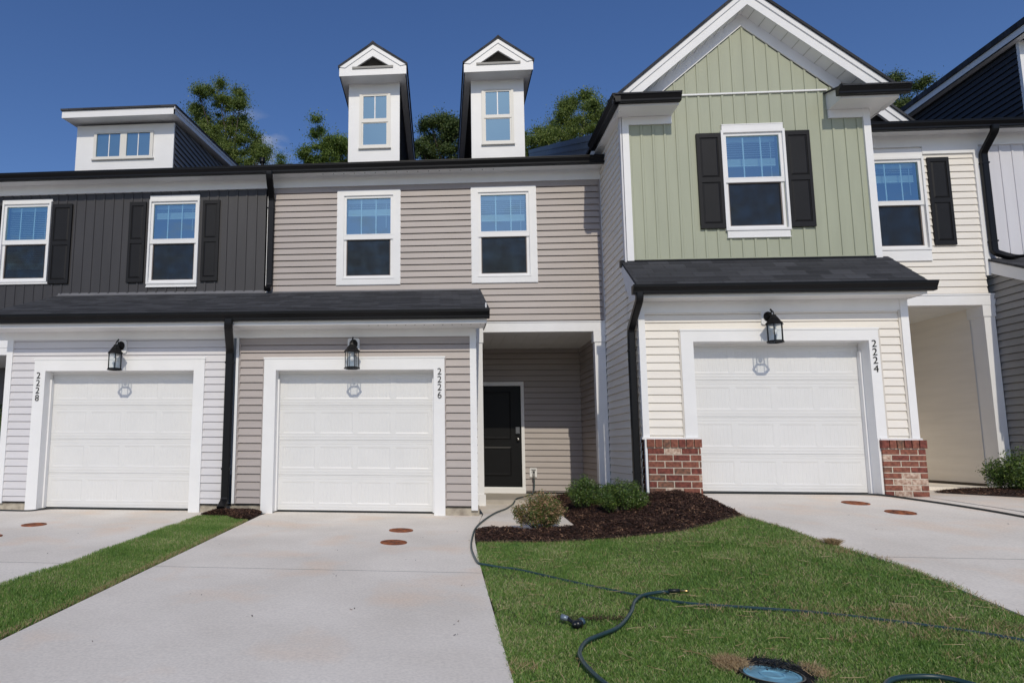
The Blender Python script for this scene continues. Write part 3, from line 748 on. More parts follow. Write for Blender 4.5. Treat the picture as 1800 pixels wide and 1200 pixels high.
# ------------------------------------------------------------------ middle house (grey-brown)
H26 = thing('townhouse', 'middle townhouse with grey-brown siding and two narrow white dormers, house number 2226', 'townhouse', (-.14, 12, 0), 'townhouses in the row')
H28 = thing('townhouse', 'left townhouse with charcoal upper wall and wide white dormer, house number 2228', 'townhouse', (-6.0, 12, 0), 'townhouses in the row')
H24 = thing('townhouse', 'townhouse with tall sage green gable and brick piers beside its garage, house number 2224', 'townhouse', (5.84, 12, .33), 'townhouses in the row')
H22 = thing('townhouse', 'partly shown townhouse at the right edge with navy dormer side and pale upper wall', 'townhouse', (11.5, 12, .33), 'townhouses in the row')
XD = -3.115   # party line 2228 | 2226
# --- lower walls
m = MB(); lap(m, (0, 9.8, 0), (1, 0, 0), (0, -1, 0), rect(-3.07, .47, .115, 2.70), [(-2.66, .05, -1, 2.27)], zref=.095)
m.build('lower_wall', TAUPE, H26)
m = MB(); lap(m, (0, 9.8, 0), (1, 0, 0), (0, -1, 0), rect(-6.74, -3.16, .105, 2.70), [(-6.33, -3.61, -1, 2.27)], zref=.070, butt=.017)
m.build('lower_wall', LGREY, H28)
m = MB(); m.box(-3.07, -2.66, 9.815, 9.95, -.1, .118); m.box(.05, .55, 9.815, 9.95, -.1, .118); m.build('foundation', FOUND, H26)
m = MB(); m.box(-6.80, -6.33, 9.815, 9.95, -.1, .108); m.box(-3.61, -3.07, 9.815, 9.95, -.1, .108); m.build('foundation', FOUND, H28)
m = MB(); m.box(-3.07, -2.66, 9.79, 9.815, .095, .12); m.box(.05, .50, 9.79, 9.815, .095, .12); m.build('starter_strip', BLACKM, H26)
m = MB(); m.box(-6.74, -6.33, 9.79, 9.815, .085, .11); m.box(-3.61, -3.12, 9.79, 9.815, .085, .11); m.build('starter_strip', BLACKM, H28)
m = MB()
m.box(.435, .53, 9.772, 9.87, .055, 2.72); m.box(-3.115, -3.075, 9.772, 9.81, .11, 2.62)
m.build('corner_trim', WHITE, H26)
m = MB(); m.box(-3.07, -3.045, 9.778, 9.81, .11, 2.62); m.box(.058, .080, 9.778, 9.81, .11, 2.30); m.box(-2.69, -2.662, 9.778, 9.81, .11, 2.30)
m.build('siding_channel', TAUPE2, H26)
m = MB(); m.box(-6.82, -6.72, 9.772, 9.9, .075, 2.72); m.box(-3.20, -3.165, 9.775, 9.81, .11, 2.62); m.build('corner_trim', WHITE, H28)
garage(H26, 9.8, -2.672, .060, -2.49, -.103, 2.28, 2.105, -.005, cz=-.025)
garage(H28, 9.8, -6.340, -3.602, -6.158, -3.772, 2.285, 2.11, -.005, cz=-.03)
# garage side walls
m = MB(); lap(m, (.515, 9.85, 0), (0, 1, 0), (1, 0, 0), rect(0, 3.6, .07, 2.98), zref=.07); m.build('porch_wall', TAUPE, H26)
m = MB(); lap(m, (-6.80, 9.85, 0), (0, 1, 0), (-1, 0, 0), rect(0, 3.6, .07, 2.98), zref=.07, butt=.017); m.build('porch_wall', LGREY, H28)
# eaves of the garage roof
for H, a, b in ((H26, XD, .66), (H28, -7.0, XD)):
    m = MB(); m.box(a, b, 9.385, 9.80, 2.722, 2.735); m.box(a, min(b, .53) if H is H26 else b, 9.775, 9.80, 2.603, 2.722)
    m.box(a, b, 9.372, 9.385, 2.722, 2.885)
    if H is H26: m.box(b - .012, b + .004, 9.385, 9.98, 2.722, 3.02); m.prism([(9.36, 2.88), (11.39, 3.64), (11.39, 3.52), (9.9, 2.95), (9.36, 2.80)], 'x', b - .01, b + .012)
    m.build('soffit', SOFF if False else WHITE, H)
    if H is H26:
        q = MB()
        for k in range(13): MB().box(-1.05 + k * .135, -1.035 + k * .135, 9.470, 9.485, 2.7195, 2.7225).build('soffit_vent_hole', BLACKM, H)
for H, a, b in ((H26, XD, .70), (H28, -7.03, XD)):
    m = MB(); slab_y(m, a, b, 9.31, 2.915, 11.39, 3.70, .035)
    n_ = 15
    for k in range(n_):   # shingle courses, each butt a few mm proud
        y0 = 9.31 + (11.39 - 9.31) * k / n_; y1 = 9.31 + (11.39 - 9.31) * (k + 1) / n_; z0 = 2.915 + .785 * k / n_; z1 = 2.915 + .785 * (k + 1) / n_
        m.add([(a, y0, z0 + .010), (b, y0, z0 + .010), (b, y1, z1 + .003), (a, y1, z1 + .003), (a, y0, z0 - .005), (b, y0, z0 - .005)], [(0, 1, 2, 3), (4, 5, 1, 0)])
    m.build('garage_roof', SHING, H)
    m = MB(); gutter_x(m, a, b, 9.372, 2.782); m.build('gutter', BLACKM, H)
    m = MB(); m.prism([(11.36, 3.700), (11.385, 3.745), (11.40, 3.745), (11.40, 3.69), (11.30, 3.672), (11.30, 3.678)], 'x', a, b - (.02 if H is H26 else 0)); m.build('flashing', mat('lead_flashing', (.16, .16, .17), .5, .1), H)
# --- upper walls
W26 = [(-1.84, -.705, 3.813, 5.554), (.560, 1.692, 3.813, 5.554)]
m = MB(); lap(m, (0, 11.39, 0), (1, 0, 0), (0, -1, 0), rect(-3.02, 2.80, 3.10, 5.66), [(a + .02, b - .02, c + .02, d - .02) for a, b, c, d in W26], zref=3.0265)
m.build('upper_wall', TAUPE, H26)
m = MB(); m.box(2.775, 2.805, 11.36, 11.39, 3.11, 5.65); m.box(-3.045, -3.02, 11.365, 11.39, 3.70, 5.65); m.build('siding_channel', TAUPE2, H26)
W28 = [(-8.24, -7.25, 3.93, 5.547), (-5.352, -4.408, 3.832, 5.556)]
m = MB(); board(m, (0, 11.39, 0), (1, 0, 0), (0, -1, 0), rect(-9.6, -3.16, 3.05, 5.66), [(a + .02, b - .02, c + .02, d - .02) for a, b, c, d in W28], uref=-3.18, pitch=.182)
m.build('upper_wall', CHAR, H28)
m = MB(); m.box(-3.125, -3.085, 11.355, 11.39, 3.70, 5.62); m.build('corner_trim', WHITE, H28)
for a, b, c, d in W26:
    s = a + 1.84
    window(H26, 11.39, a, b, c, d, -1.672 + s, -.878 + s, 3.983, 4.645, 4.742, 5.41, 'wide', .19 if a < 0 else .30, slats=True)
window(H28, 11.39, -8.24, -7.25, 3.93, 5.547, -8.15, -7.345, 4.04, 4.69, 4.775, 5.42, 'cap', .84)
window(H28, 11.39, -5.352, -4.408, 3.832, 5.556, -5.275, -4.483, 3.965, 4.648, 4.735, 5.40, 'cap', .16)
for a, b in ((-5.735, -5.42), (-4.34, -4.02), (-7.235, -6.85), (-8.64, -8.255)): shutter(H28, 11.39, a, b, 3.925, 5.447)
for H, a, b in ((H26, XD, 2.815), (H28, -9.6, XD)):
    m = MB(); m.box(a, b, 11.355, 11.39, 5.642, 5.83); m.box(a, b, 11.12, 11.39, 5.83, 5.842); m.box(a, b, 11.10, 11.12, 5.805, 5.93); m.build('soffit', WHITE, H)
    if H is H26:
        q = MB()
        for k in range(17): MB().box(-2.1 + k * .19, -2.085 + k * .19, 11.23, 11.245, 5.827, 5.8305).build('soffit_vent_hole', BLACKM, H)
    m = MB(); gutter_x(m, a, b, 11.10, 5.800); m.build('gutter', BLACKM, H)
    m = MB(); slab_y(m, a, b, 11.04, 5.915, 20.3, 9.915, .05); slab_y(m, a, b, 29.4, 5.9, 20.3, 9.915, .05); m.build('main_roof', SHING, H)
    m = MB(); m.box(a + .01, b - .01, 28.9, 29.1, -.3, 5.9); m.build('back_wall', MGREY, H)
# downspouts between the left and middle houses
downspout(H26, bend([(-3.093, 9.31, 2.81), (-3.10, 9.31, 2.70), (-3.20, 9.735, 2.40), (-3.20, 9.735, .16), (-3.20, 9.55, .06)], .05), .118, .075, [(-3.20, 9.735, 2.22), (-3.20, 9.735, .62)])
downspout(H26, bend([(-3.02, 11.02, 5.82), (-3.02, 11.02, 5.74), (-3.045, 11.33, 5.42), (-3.045, 11.33, 3.80), (-3.045, 11.20, 3.71)], .05), .115, .07, [(-3.045, 11.33, 5.25)])
m = MB(); m.lathe([(.034, 0), (.034, .26), (.034, .30)], 14, (-3.605, 12.6, 6.42)); m.lathe([(.055, 0), (.058, .03), (.050, .05), (.055, .075), (.055, .10)], 14, (-3.605, 12.6, 6.70)); m.build('vent_pipe', BLACKM, H28, True)
# --- porch of the middle house
m = MB(); m.box(.57, 2.815, 11.365, 11.50, 2.938, 3.112); m.box(.53, 2.82, 11.355, 11.365, 3.10, 3.118); m.build('porch_header', WHITE, H26)
m = MB(); m.box(.53, 2.80, 11.5, 13.45, 2.955, 2.97)
for k in range(11): m.box(.56 + k * .2, .568 + k * .2, 11.5, 13.45, 2.950, 2.956)
m.build('porch_ceiling', SOFF, H26)
m = MB(); lap(m, (0, 13.43, 0), (1, 0, 0), (0, -1, 0), rect(.52, 2.80, .095, 2.96), [(.60, 1.655, -1, 2.27)], zref=.01, e=.1143); m.build('entry_wall', TAUPE, H26)
m = MB(); m.box(1.66, 2.8, 13.40, 13.43, .07, .10); m.build('starter_strip', BLACKM, H26)
m = MB(); lap(m, (2.80, 13.43, 0), (0, -1, 0), (-1, 0, 0), rect(0, 1.93, .09, 2.96), zref=.01); m.build('porch_wall', TAUPE, H26)
def porch_post(H, x0, x1, y0, y1, zb, zt):
    m = MB(); m.box(x0, x1, y0, y1, zb, zt - .01); m.box(x0 - .014, x1 + .014, y0 - .014, y1 + .014, zt - .185, zt); m.box(x0 - .014, x1 + .014, y0 - .014, y1 + .014, zb - .01, zb + .17)
    return m.build('porch_post', WHITE, H)
m = MB(); m.box(2.625, 2.802, 11.38, 11.52, .1, 2.76); m.box(2.607, 2.806, 11.365, 11.535, 2.755, 2.937); m.build('porch_post', WHITE, H26)
m = MB(); m.box(.535, .725, 11.38, 11.50, -.02, 2.76); m.box(.535, .740, 11.365, 11.515, 2.755, 2.937); m.box(.535, .748, 11.36, 11.515, -.04, .175); m.build('porch_post', WHITE, H26)
# entry door
m = MB(); casing_ring(m, .62, 1.662, .13, 2.278, .69, 1.603, .19, 2.198, 13.385, 13.45); m.box(.62, 1.665, 13.36, 13.42, .072, .17); m.build('door_frame', WHITE, H26)
m = MB(); m.box(.69, 1.603, 13.42, 13.46, .19, 2.198)
def dpanel(a, b, c, d, y):
    t = .028
    m.add([(a, y - .001, c), (b, y - .001, c), (b, y - .001, d), (a, y - .001, d), (a + t, y - .008, c + t), (b - t, y - .008, c + t), (b - t, y - .008, d - t), (a + t, y - .008, d - t),
           (a + t * 2, y - .006, c + t * 2), (b - t * 2, y - .006, c + t * 2), (b - t * 2, y - .006, d - t * 2), (a + t * 2, y - .006, d - t * 2)],
          [(k, (k + 1) % 4, 4 + (k + 1) % 4, 4 + k) for k in range(4)] + [(4 + k, 4 + (k + 1) % 4, 8 + (k + 1) % 4, 8 + k) for k in range(4)] + [(8, 9, 10, 11)])
dpanel(.80, 1.40, 1.12, 2.08, 13.42); dpanel(.80, 1.40, .40, .98, 13.42)
dr = m.build('front_door', DOORB, H26)
m = MB(); m.box(1.49, 1.565, 13.375, 13.42, 1.24, 1.37); m.box(1.50, 1.555, 13.370, 13.376, 1.25, 1.29, 0)
m.add([], []); m.build('keypad_lock', mat('lock_grey', (.16, .16, .17), .3, .05, metal=.6), dr)
m = MB(); m.lathe([(.03, 0), (.032, .008), (.012, .012), (.012, .035), (.026, .045), (.030, .058), (.022, .072), (.004, .076)], 18); kn = m.build('door_knob', CHROME, dr, True)
kn.rotation_euler = (math.pi / 2, 0, 0); kn.location = (1.532, 13.42, 1.13)
# left porch (2228)
m = MB(); m.box(-9.6, -6.80, 11.365, 11.50, 2.60, 2.90); m.box(-9.6, -6.8, 11.355, 11.365, 2.735, 2.745); m.build('porch_header', WHITE, H28)
m = MB(); m.box(-9.6, -6.8, 11.5, 13.5, 2.62, 2.64); m.build('porch_ceiling', SOFF, H28)
m = MB(); m.box(-9.6, -6.8, 13.43, 13.5, -.1, 2.62); m.build('entry_wall', mat('shaded_taupe_vinyl', (.10, .09, .085), .6, .1), H28)  # taupe darkened so the colour holds the porch shade

# --- dormers
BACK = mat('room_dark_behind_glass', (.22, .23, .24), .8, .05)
def gable_dormer(H, cx, hw, Yw, zb, zs, zr, ehw, gl, side=CHAR, base=7.0):
    """cx centre, hw half width of wall, ehw half width of eave; zs soffit, zr ridge"""
    Yf = Yw - .3; ze = zs + .15; yb = 17.0
    m = MB(); m.box(cx - hw, cx + hw, Yw, Yw + .05, zb, zs + .02); d = m.build('dormer', WHITE, H)
    m = MB()
    lap(m, (cx - hw + .004, Yw + .04, 0), (0, 1, 0), (-1, 0, 0), rect(0, 4.2, zb, zs), zref=zb, butt=.012)
    lap(m, (cx + hw - .004, Yw + .04, 0), (0, 1, 0), (1, 0, 0), rect(0, 4.2, zb, zs), zref=zb, butt=.012)
    m.build('dormer_side', side, d)
    m = MB(); m.box(cx - ehw, cx + ehw, Yf, Yw + .001, zs, zs + .012)                       # soffit front
    m.box(cx - ehw, cx - hw, Yw, yb, zs, zs + .012); m.box(cx + hw, cx + ehw, Yw, yb, zs, zs + .012)
    m.box(cx - ehw, cx + ehw, Yf - .02, Yf, zs - .01, ze)                                   # fascia
    sl = (zr - ze) / ehw
    for sg in (-1, 1):
        w_ = .20
        P = [(cx + sg * ehw, ze), (cx, zr), (cx, zr - w_ * 1.05), (cx + sg * (ehw - w_ / sl), ze)]
        m.prism(P, 'y', Yf - .02, Yf + .02)
        P = [(cx + sg * ehw, ze + .02), (cx, zr + .02), (cx, zr - .065), (cx + sg * (ehw - .11), ze)]
        m.prism(P, 'y', Yf - .035, Yf - .02)
        m.prism([(cx + sg * (ehw - .02), zs), (cx + sg * ehw, zs), (cx + sg * ehw, ze + .0), (cx + sg * (ehw - .02), ze)], 'y', Yf, yb)
    m.build('dormer_eave', WHITE, d)
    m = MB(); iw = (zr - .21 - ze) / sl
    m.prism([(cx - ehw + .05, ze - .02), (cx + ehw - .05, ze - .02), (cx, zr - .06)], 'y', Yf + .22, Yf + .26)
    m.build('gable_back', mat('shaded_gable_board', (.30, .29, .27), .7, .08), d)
    m = MB(); m.box(cx - iw - .06, cx + iw + .06, Yf - .035, Yf + .23, ze - .004, ze + .012); m.box(cx - iw - .06, cx + iw + .06, Yf - .038, Yf - .022, ze - .03, ze + .012)
    m.build('gable_sill', mat('grey_flashing', (.24, .235, .225), .5, .05), d)
    m = MB()
    for sg in (-1, 1):
        P = [(cx + sg * (ehw + .02), ze + .005), (cx, zr + .02), (cx, zr + .07), (cx + sg * (ehw + .025), ze + .04)]
        m.prism(P, 'y', Yf - .05, yb)
    m.prism([(cx - .09, zr + .0), (cx, zr + .085), (cx + .09, zr + .0), (cx, zr + .04)], 'y', Yf - .055, yb)
    m.build('dormer_roof', SHING, d)
    # window in the dormer
    gx0, gx1, zl0, zl1, zu0, zu1 = gl
    m = MB(); f = .03
    casing_ring(m, gx0 - .075, gx1 + .075, zl0 - .075, zu1 + .05, gx0 - f, gx1 + f, zl0 - f, zu1 + f, Yw - .032, Yw - .002)
    m.box(gx0 - .09, gx1 + .09, Yw - .045, Yw - .002, zl0 - .085, zl0 - .06)
    casing_ring(m, gx0 - f, gx1 + f, zu0 - .02, zu1 + f, gx0, gx1, zu0, zu1, Yw - .024, Yw - .001); casing_ring(m, gx0 - f, gx1 + f, zl0 - f, zl1 + .03, gx0, gx1, zl0, zl1, Yw - .014, Yw - .001)
    m.box(gx0 - f, gx1 + f, Yw - .026, Yw - .001, zl1 + .015, zu0)
    m.build('dormer_window', CREAM_T, d)
    m = MB()
    for a, b, yy in ((zu0, zu1, Yw - .010), (zl0, zl1, Yw - .006)): m.add([(gx0, yy, a), (gx1, yy, a), (gx1, yy, b), (gx0, yy, b)], [(0, 1, 2, 3)])
    m.build('dormer_pane', PANE, d)
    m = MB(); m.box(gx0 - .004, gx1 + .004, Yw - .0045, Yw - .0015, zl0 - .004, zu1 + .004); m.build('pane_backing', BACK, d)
    m = MB(); m.box((gx0 + gx1) / 2 - .010, (gx0 + gx1) / 2 + .010, Yw - .0165, Yw - .012, zu0, zu1); m.build('dormer_muntin', WHITE, d)
    return d
gable_dormer(H26, -1.255, .497, 12.0, 6.2, 7.975, 8.56, .640, (-1.462, -1.012, 6.72, 7.155, 7.245, 7.705))
gable_dormer(H26, 1.110, .499, 12.0, 6.2, 7.950, 8.56, .640, (.885, 1.335, 6.72, 7.155, 7.235, 7.70))
# shed dormer of the left house
m = MB(); m.box(-7.243, -5.233, 12.0, 12.05, 6.2, 7.32); sd = m.build('dormer', WHITE, H28)
m = MB(); lap(m, (-5.237, 12.03, 0), (0, 1, 0), (1, 0, 0), [(0, 6.2), (5.0, 7.9), (5.0, 8.02), (0, 7.32)], zref=6.25); m.build('dormer_side', SLATE, sd)
m = MB(); lap(m, (-7.239, 12.03, 0), (0, 1, 0), (-1, 0, 0), [(0, 6.2), (5.0, 7.9), (5.0, 8.02), (0, 7.32)], zref=6.25); m.build('dormer_side', SLATE, sd)
m = MB(); sl = .135
def zz(y, b): return b + sl * (y - 11.7)
m.prism([(11.7, 7.335), (17.2, zz(17.2, 7.335)), (17.2, zz(17.2, 7.347)), (11.7, 7.347)], 'x', -7.38, -5.11)
m.box(-7.39, -5.105, 11.68, 11.70, 7.335, 7.475)
m.prism([(11.68, 7.335), (17.2, zz(17.2, 7.335)), (17.2, zz(17.2, 7.475)), (11.68, 7.475)], 'x', -5.125, -5.105)
m.prism([(11.66, 7.425), (17.2, zz(17.2, 7.425)), (17.2, zz(17.2, 7.485)), (11.66, 7.485)], 'x', -5.105, -5.09)
m.build('dormer_eave', WHITE, sd)
m = MB(); m.prism([(11.65, 7.478), (17.2, zz(17.2, 7.478)), (17.2, zz(17.2, 7.52)), (11.65, 7.515)], 'x', -7.41, -5.075); m.build('dormer_roof', SHING, sd)
m = MB(); casing_ring(m, -6.87, -5.645, 6.60, 7.165, -6.81, -5.71, 6.65, 7.13, 11.968, 11.999); m.box(-6.90, -5.62, 11.955, 11.999, 6.585, 6.61); m.box(-6.325, -6.19, 11.972, 11.999, 6.65, 7.13)
m.build('dormer_window', CREAM_T, sd)
m = MB()
for a, b in ((-6.81, -6.325), (-6.19, -5.71)): m.add([(a, 11.99, 6.65), (b, 11.99, 6.65), (b, 11.99, 7.13), (a, 11.99, 7.13)], [(0, 1, 2, 3)])
m.build('dormer_pane', PANE, sd)
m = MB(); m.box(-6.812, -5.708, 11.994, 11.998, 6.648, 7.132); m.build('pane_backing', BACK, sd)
m = MB()
for c in (-6.555, -5.955): m.box(c - .009, c + .009, 11.984, 11.988, 6.65, 7.13)
m.build('dormer_muntin', WHITE, sd)

# ------------------------------------------------------------------ green gabled house 2224
W24 = (4.308, 5.205, 4.092, 5.875)
gab = [(2.92, 3.765), (6.37, 3.765), (6.37, 6.06), (4.695, 7.485), (2.92, 5.99)]
m = MB(); board(m, (0, 9.99, 0), (1, 0, 0), (0, -1, 0), gab, [(W24[0] + .03, W24[1] - .03, W24[2] + .02, W24[3] - .02)], uref=2.925, pitch=.1765); m.build('gable_wall', GREEN, H24)
m = MB(); m.box(2.825, 2.925, 9.955, 10.06, 3.76, 6.06); m.box(6.365, 6.465, 9.955, 10.06, 3.72, 6.06); m.box(3.57, 5.885, 9.962, 9.988, 6.372, 6.396)
m.build('corner_trim', WHITE, H24)
m = MB(); m.box(2.93, 6.36, 9.972, 9.989, 3.765, 3.79); m.build('siding_channel', GREEN, H24)
m = MB(); SLP = .84; CX = 4.695
for sg, ew in ((-1, 1.98), (1, 1.98)):
    f = lambda z, dx: z - SLP * dx
    m.prism([(CX, 7.684), (CX + sg * ew, f(7.684, ew)), (CX + sg * ew, f(7.925, ew)), (CX, 7.925)], 'y', 9.723, 9.743)
    m.prism([(CX, 7.845), (CX + sg * (ew + .02), f(7.845, ew + .02)), (CX + sg * (ew + .02), f(7.935, ew + .02)), (CX, 7.935)], 'y', 9.705, 9.724)
    m.prism([(CX, 7.684), (CX + sg * ew, f(7.684, ew)), (CX + sg * ew, f(7.694, ew)), (CX, 7.694)], 'y', 9.743, 9.99)
    e2 = 1.47 if sg < 0 else 1.40
    m.prism([(CX, 7.49), (CX + sg * e2, f(7.49, e2)), (CX + sg * e2, f(7.684, e2)), (CX, 7.684)], 'y', 9.962, 9.986)
m.build('rake_board', WHITE, H24)
m = MB()
for sg in (-1, 1):
    for k in range(11): 
        dx = .10 + k * .155; z = 7.681 - SLP * dx; x = CX + sg * dx
        m.prism([(x, z), (x + sg * .006, z - .005), (x + sg * .006, z - .0085), (x, z - .0035)], 'y', 9.745, 9.96)
m.build('soffit_groove', mat('soffit_shadow_vinyl', (.50, .50, .48), .6, .03), H24)
m = MB()
for sg in (-1, 1):
    ew = 2.035
    m.prism([(CX, 7.938), (CX + sg * ew, 7.938 - SLP * ew), (CX + sg * ew, 7.985 - SLP * ew), (CX, 7.985)], 'y', 9.68, 16.5)
m.build('gable_roof', SHING, H24)
# eave returns
m = MB()
for a, b in ((2.715, 3.575), (5.875, 6.665)):
    m.box(a, b, 9.65, 9.955, 6.055, 6.07); m.box(a, b, 9.63, 9.65, 6.055, 6.20)
    m.box(max(a, 2.83), min(b, 6.46), 9.958, 9.985, 5.925, 6.055)
m.prism([(9.65, 6.07), (9.99, 6.07), (9.99, 6.33), (9.65, 6.20)], 'x', 3.55, 3.57); m.prism([(9.65, 6.07), (9.99, 6.07), (9.99, 6.34), (9.65, 6.22)], 'x', 5.875, 5.895)
m.box(2.700, 2.715, 9.63, 11.6, 6.055, 6.20); m.box(2.715, 2.82, 9.955, 11.6, 6.055, 6.07)
m.box(6.665, 6.68, 9.63, 11.2, 6.04, 6.20); m.box(6.46, 6.665, 9.955, 11.2, 6.055, 6.07)
m.build('soffit', WHITE, H24)
m = MB(); 
for a, b in ((3.52, 3.60),): pass
for a, b in ((2.60, 3.585), (5.815, 6.795)):
    m.prism([(9.50, 6.205), (9.99, 6.345), (9.99, 6.33), (9.50, 6.185)], 'x', a + .02, b - .02)
m.build('return_roof', SHING, H24)
for a, b in ((2.60, 3.59), (5.805, 6.80)):
    m = MB(); gutter_x(m, a, b, 9.63, 6.088); m.build('gutter', BLACKM, H24)
m = MB(); m.prism([(2.70 - p, 6.088 + q) for p, q in GUT], 'y', 9.52, 11.2); m.box(2.578, 2.60, 9.512, 11.2, 6.20, 6.212); m.build('gutter', BLACKM, H24)
window(H24, 9.99, *W24, 4.367, 5.138, 4.277, 4.953, 5.031, 5.695, 'cap', .30)
for a, b in ((3.923, 4.283), (5.215, 5.575)): shutter(H24, 9.99, a, b, 4.238, 5.742)
# left side wall (faces the middle house)
m = MB(); lap(m, (2.82, 9.60, 0), (0, 1, 0), (-1, 0, 0), rect(0, .42, .20, 3.30), zref=.235, butt=.017)
lap(m, (2.82, 9.99, 0), (0, 1, 0), (-1, 0, 0), rect(0, 1.40, .20, 6.06), zref=.235, butt=.017)
lap(m, (2.82, 11.39, 0), (0, 1, 0), (-1, 0, 0), rect(0, 5.8, 5.6, 6.06), zref=.235, butt=.017)
m.prism([(9.60, 3.30), (10.0, 3.30), (10.0, 3.72), (9.60, 3.42)], 'x', 2.81, 2.83); m.build('side_wall', CREAM, H24)
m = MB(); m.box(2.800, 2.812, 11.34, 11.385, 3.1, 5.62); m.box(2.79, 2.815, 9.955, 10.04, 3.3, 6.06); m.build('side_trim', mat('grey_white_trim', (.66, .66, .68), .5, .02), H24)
# lower front
m = MB(); lap(m, (0, 9.58, 0), (1, 0, 0), (0, -1, 0), rect(2.90, 6.37, 1.10, 3.04), [(3.405, 6.035, 0, 2.60)], zref=1.137, butt=.017); m.build('lower_wall', CREAM, H24)
m = MB(); m.box(2.822, 2.912, 9.545, 9.66, 1.095, 3.04); m.box(6.362, 6.462, 9.545, 9.66, 1.095, 3.04); m.box(2.80, 3.59, 9.52, 9.60, 1.078, 1.108); m.box(5.94, 6.475, 9.52, 9.60, 1.078, 1.108)
m.box(2.832, 2.862, 9.515, 9.56, .235, 1.08); m.build('corner_trim', WHITE, H24)
m = MB(); m.box(3.372, 3.398, 9.555, 9.585, 1.1, 2.62); m.box(6.045, 6.07, 9.555, 9.585, 1.1, 2.62); m.box(6.335, 6.36, 9.555, 9.585, 1.1, 2.88); m.build('siding_channel', mat('cream_channel', (.66, .62, .56), .5, .03), H24)
garage(H24, 9.58, 3.395, 6.045, 3.565, 5.915, 2.612, 2.455, .348, cz=1.105, depth=.23)
m = MB(); m.box(2.83, 6.46, 9.555, 9.585, 2.875, 3.04); m.box(2.74, 6.52, 9.26, 9.58, 3.04, 3.052); m.box(2.74, 6.52, 9.24, 9.26, 3.03, 3.17)
m.box(6.505, 6.52, 9.26, 9.9, 3.04, 3.20); m.build('soffit', WHITE, H24)
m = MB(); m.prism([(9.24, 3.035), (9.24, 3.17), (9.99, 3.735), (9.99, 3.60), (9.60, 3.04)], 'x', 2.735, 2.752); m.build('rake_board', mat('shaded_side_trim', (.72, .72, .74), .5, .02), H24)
m = MB(); slab_y(m, 2.735, 6.555, 9.19, 3.17, 9.99, 3.765, .035)
for k in range(7):
    y0 = 9.19 + .8 * k / 7; z0 = 3.17 + .595 * k / 7; y1 = y0 + .8 / 7; z1 = z0 + .595 / 7
    m.add([(2.735, y0, z0 + .012), (6.555, y0, z0 + .012), (6.555, y1, z1 + .003), (2.735, y1, z1 + .003), (2.735, y0, z0 - .005), (6.555, y0, z0 - .005)], [(0, 1, 2, 3), (4, 5, 1, 0)])
m.build('garage_roof', SHING, H24)
m = MB(); m.box(2.71, 2.77, 9.93, 9.99, 3.66, 3.765); m.box(2.925, 6.37, 9.94, 9.989, 3.745, 3.767); m.build('flashing', BLACKM, H24)
m = MB(); gutter_x(m, 2.655, 6.60, 9.24, 3.068); m.build('gutter', BLACKM, H24)
downspout(H24, bend([(2.745, 9.19, 3.09), (2.745, 9.19, 2.99), (2.745, 9.66, 2.66), (2.745, 9.66, .24)], .05), .095, .085, [(2.745, 9.66, 2.35), (2.745, 9.66, .62)])
# brick piers
def brick_pier(x0, x1, y0, y1, z0, z1):
    m = MB(); mi_m = 4; g = .014; cap = .118
    m.box(x0 + .006, x1 - .006, y0 + .006, y1, z0 - .03, z1 - .004, mi_m)
    ch = (z1 - cap - z0) / 8
    def brk(a, b, za, zb, yy):
        d = random.choices(range(4), (.37, .22, .25, .16))[0]
        j = lambda: random.uniform(-.0015, .0015)
        m.box(a + j(), b + j(), yy + j(), y1 - .01, za, zb, d)
    for k in range(8):
        za = z0 + k * ch + g / 2; zb = z0 + (k + 1) * ch - g / 2; x = x0 - (.0 if k % 2 else .114)
        while x < x1:
            a = max(x, x0); b = min(x + .214, x1)
            if b - a > .02: brk(a, b, za, zb, y0)
            x += .228
    x = x0 - .012; n = round((x1 - x0 + .024) / .098); wdt = (x1 - x0 + .024) / n
    for k in range(n): brk(x + k * wdt + (g / 2 if k else 0), x + (k + 1) * wdt - (g / 2 if k < n - 1 else 0), z1 - cap + .008, z1, y0 - .022)
    return m.build('brick_pier', BR + [MORTAR], H24)
brick_pier(2.868, 3.575, 9.51, 9.80, .235, 1.082); brick_pier(5.945, 6.49, 9.51, 9.80, .325, 1.082)
# main eave behind the gable wing, second storey right part
m = MB(); lap(m, (0, 11.18, 0), (1, 0, 0), (0, -1, 0), rect(6.47, 8.80, 3.44, 5.98), [(7.25, 8.00, 4.03, 5.93)], zref=3.35, butt=.017); m.build('upper_wall', CREAM, H24)
window(H24, 11.18, 7.07, 8.0, 4.02, 5.925, 7.16, 7.925, 4.275, 4.965, 5.04, 5.705, 'cap', .20)
m = MB(); m.box(8.0, 8.79, 11.14, 11.18, 5.83, 5.96); m.box(8.79, 8.875, 11.14, 11.18, 3.75, 5.96); m.build('corner_trim', WHITE, H24)
shutter(H24, 11.18, 8.062, 8.395, 4.27, 5.765)
for H, a, b in ((H24, 6.47, 8.87), (H22, 8.87, 15.0)):
    m = MB(); m.box(a, b, 11.145, 11.18, 5.96, 6.155); m.box(a, b, 10.92, 11.18, 6.155, 6.167); m.box(a, b, 10.90, 10.92, 6.13, 6.26); m.build('soffit', WHITE, H)
    m = MB(); gutter_x(m, a, b, 10.90, 6.118); m.build('gutter', BLACKM, H)
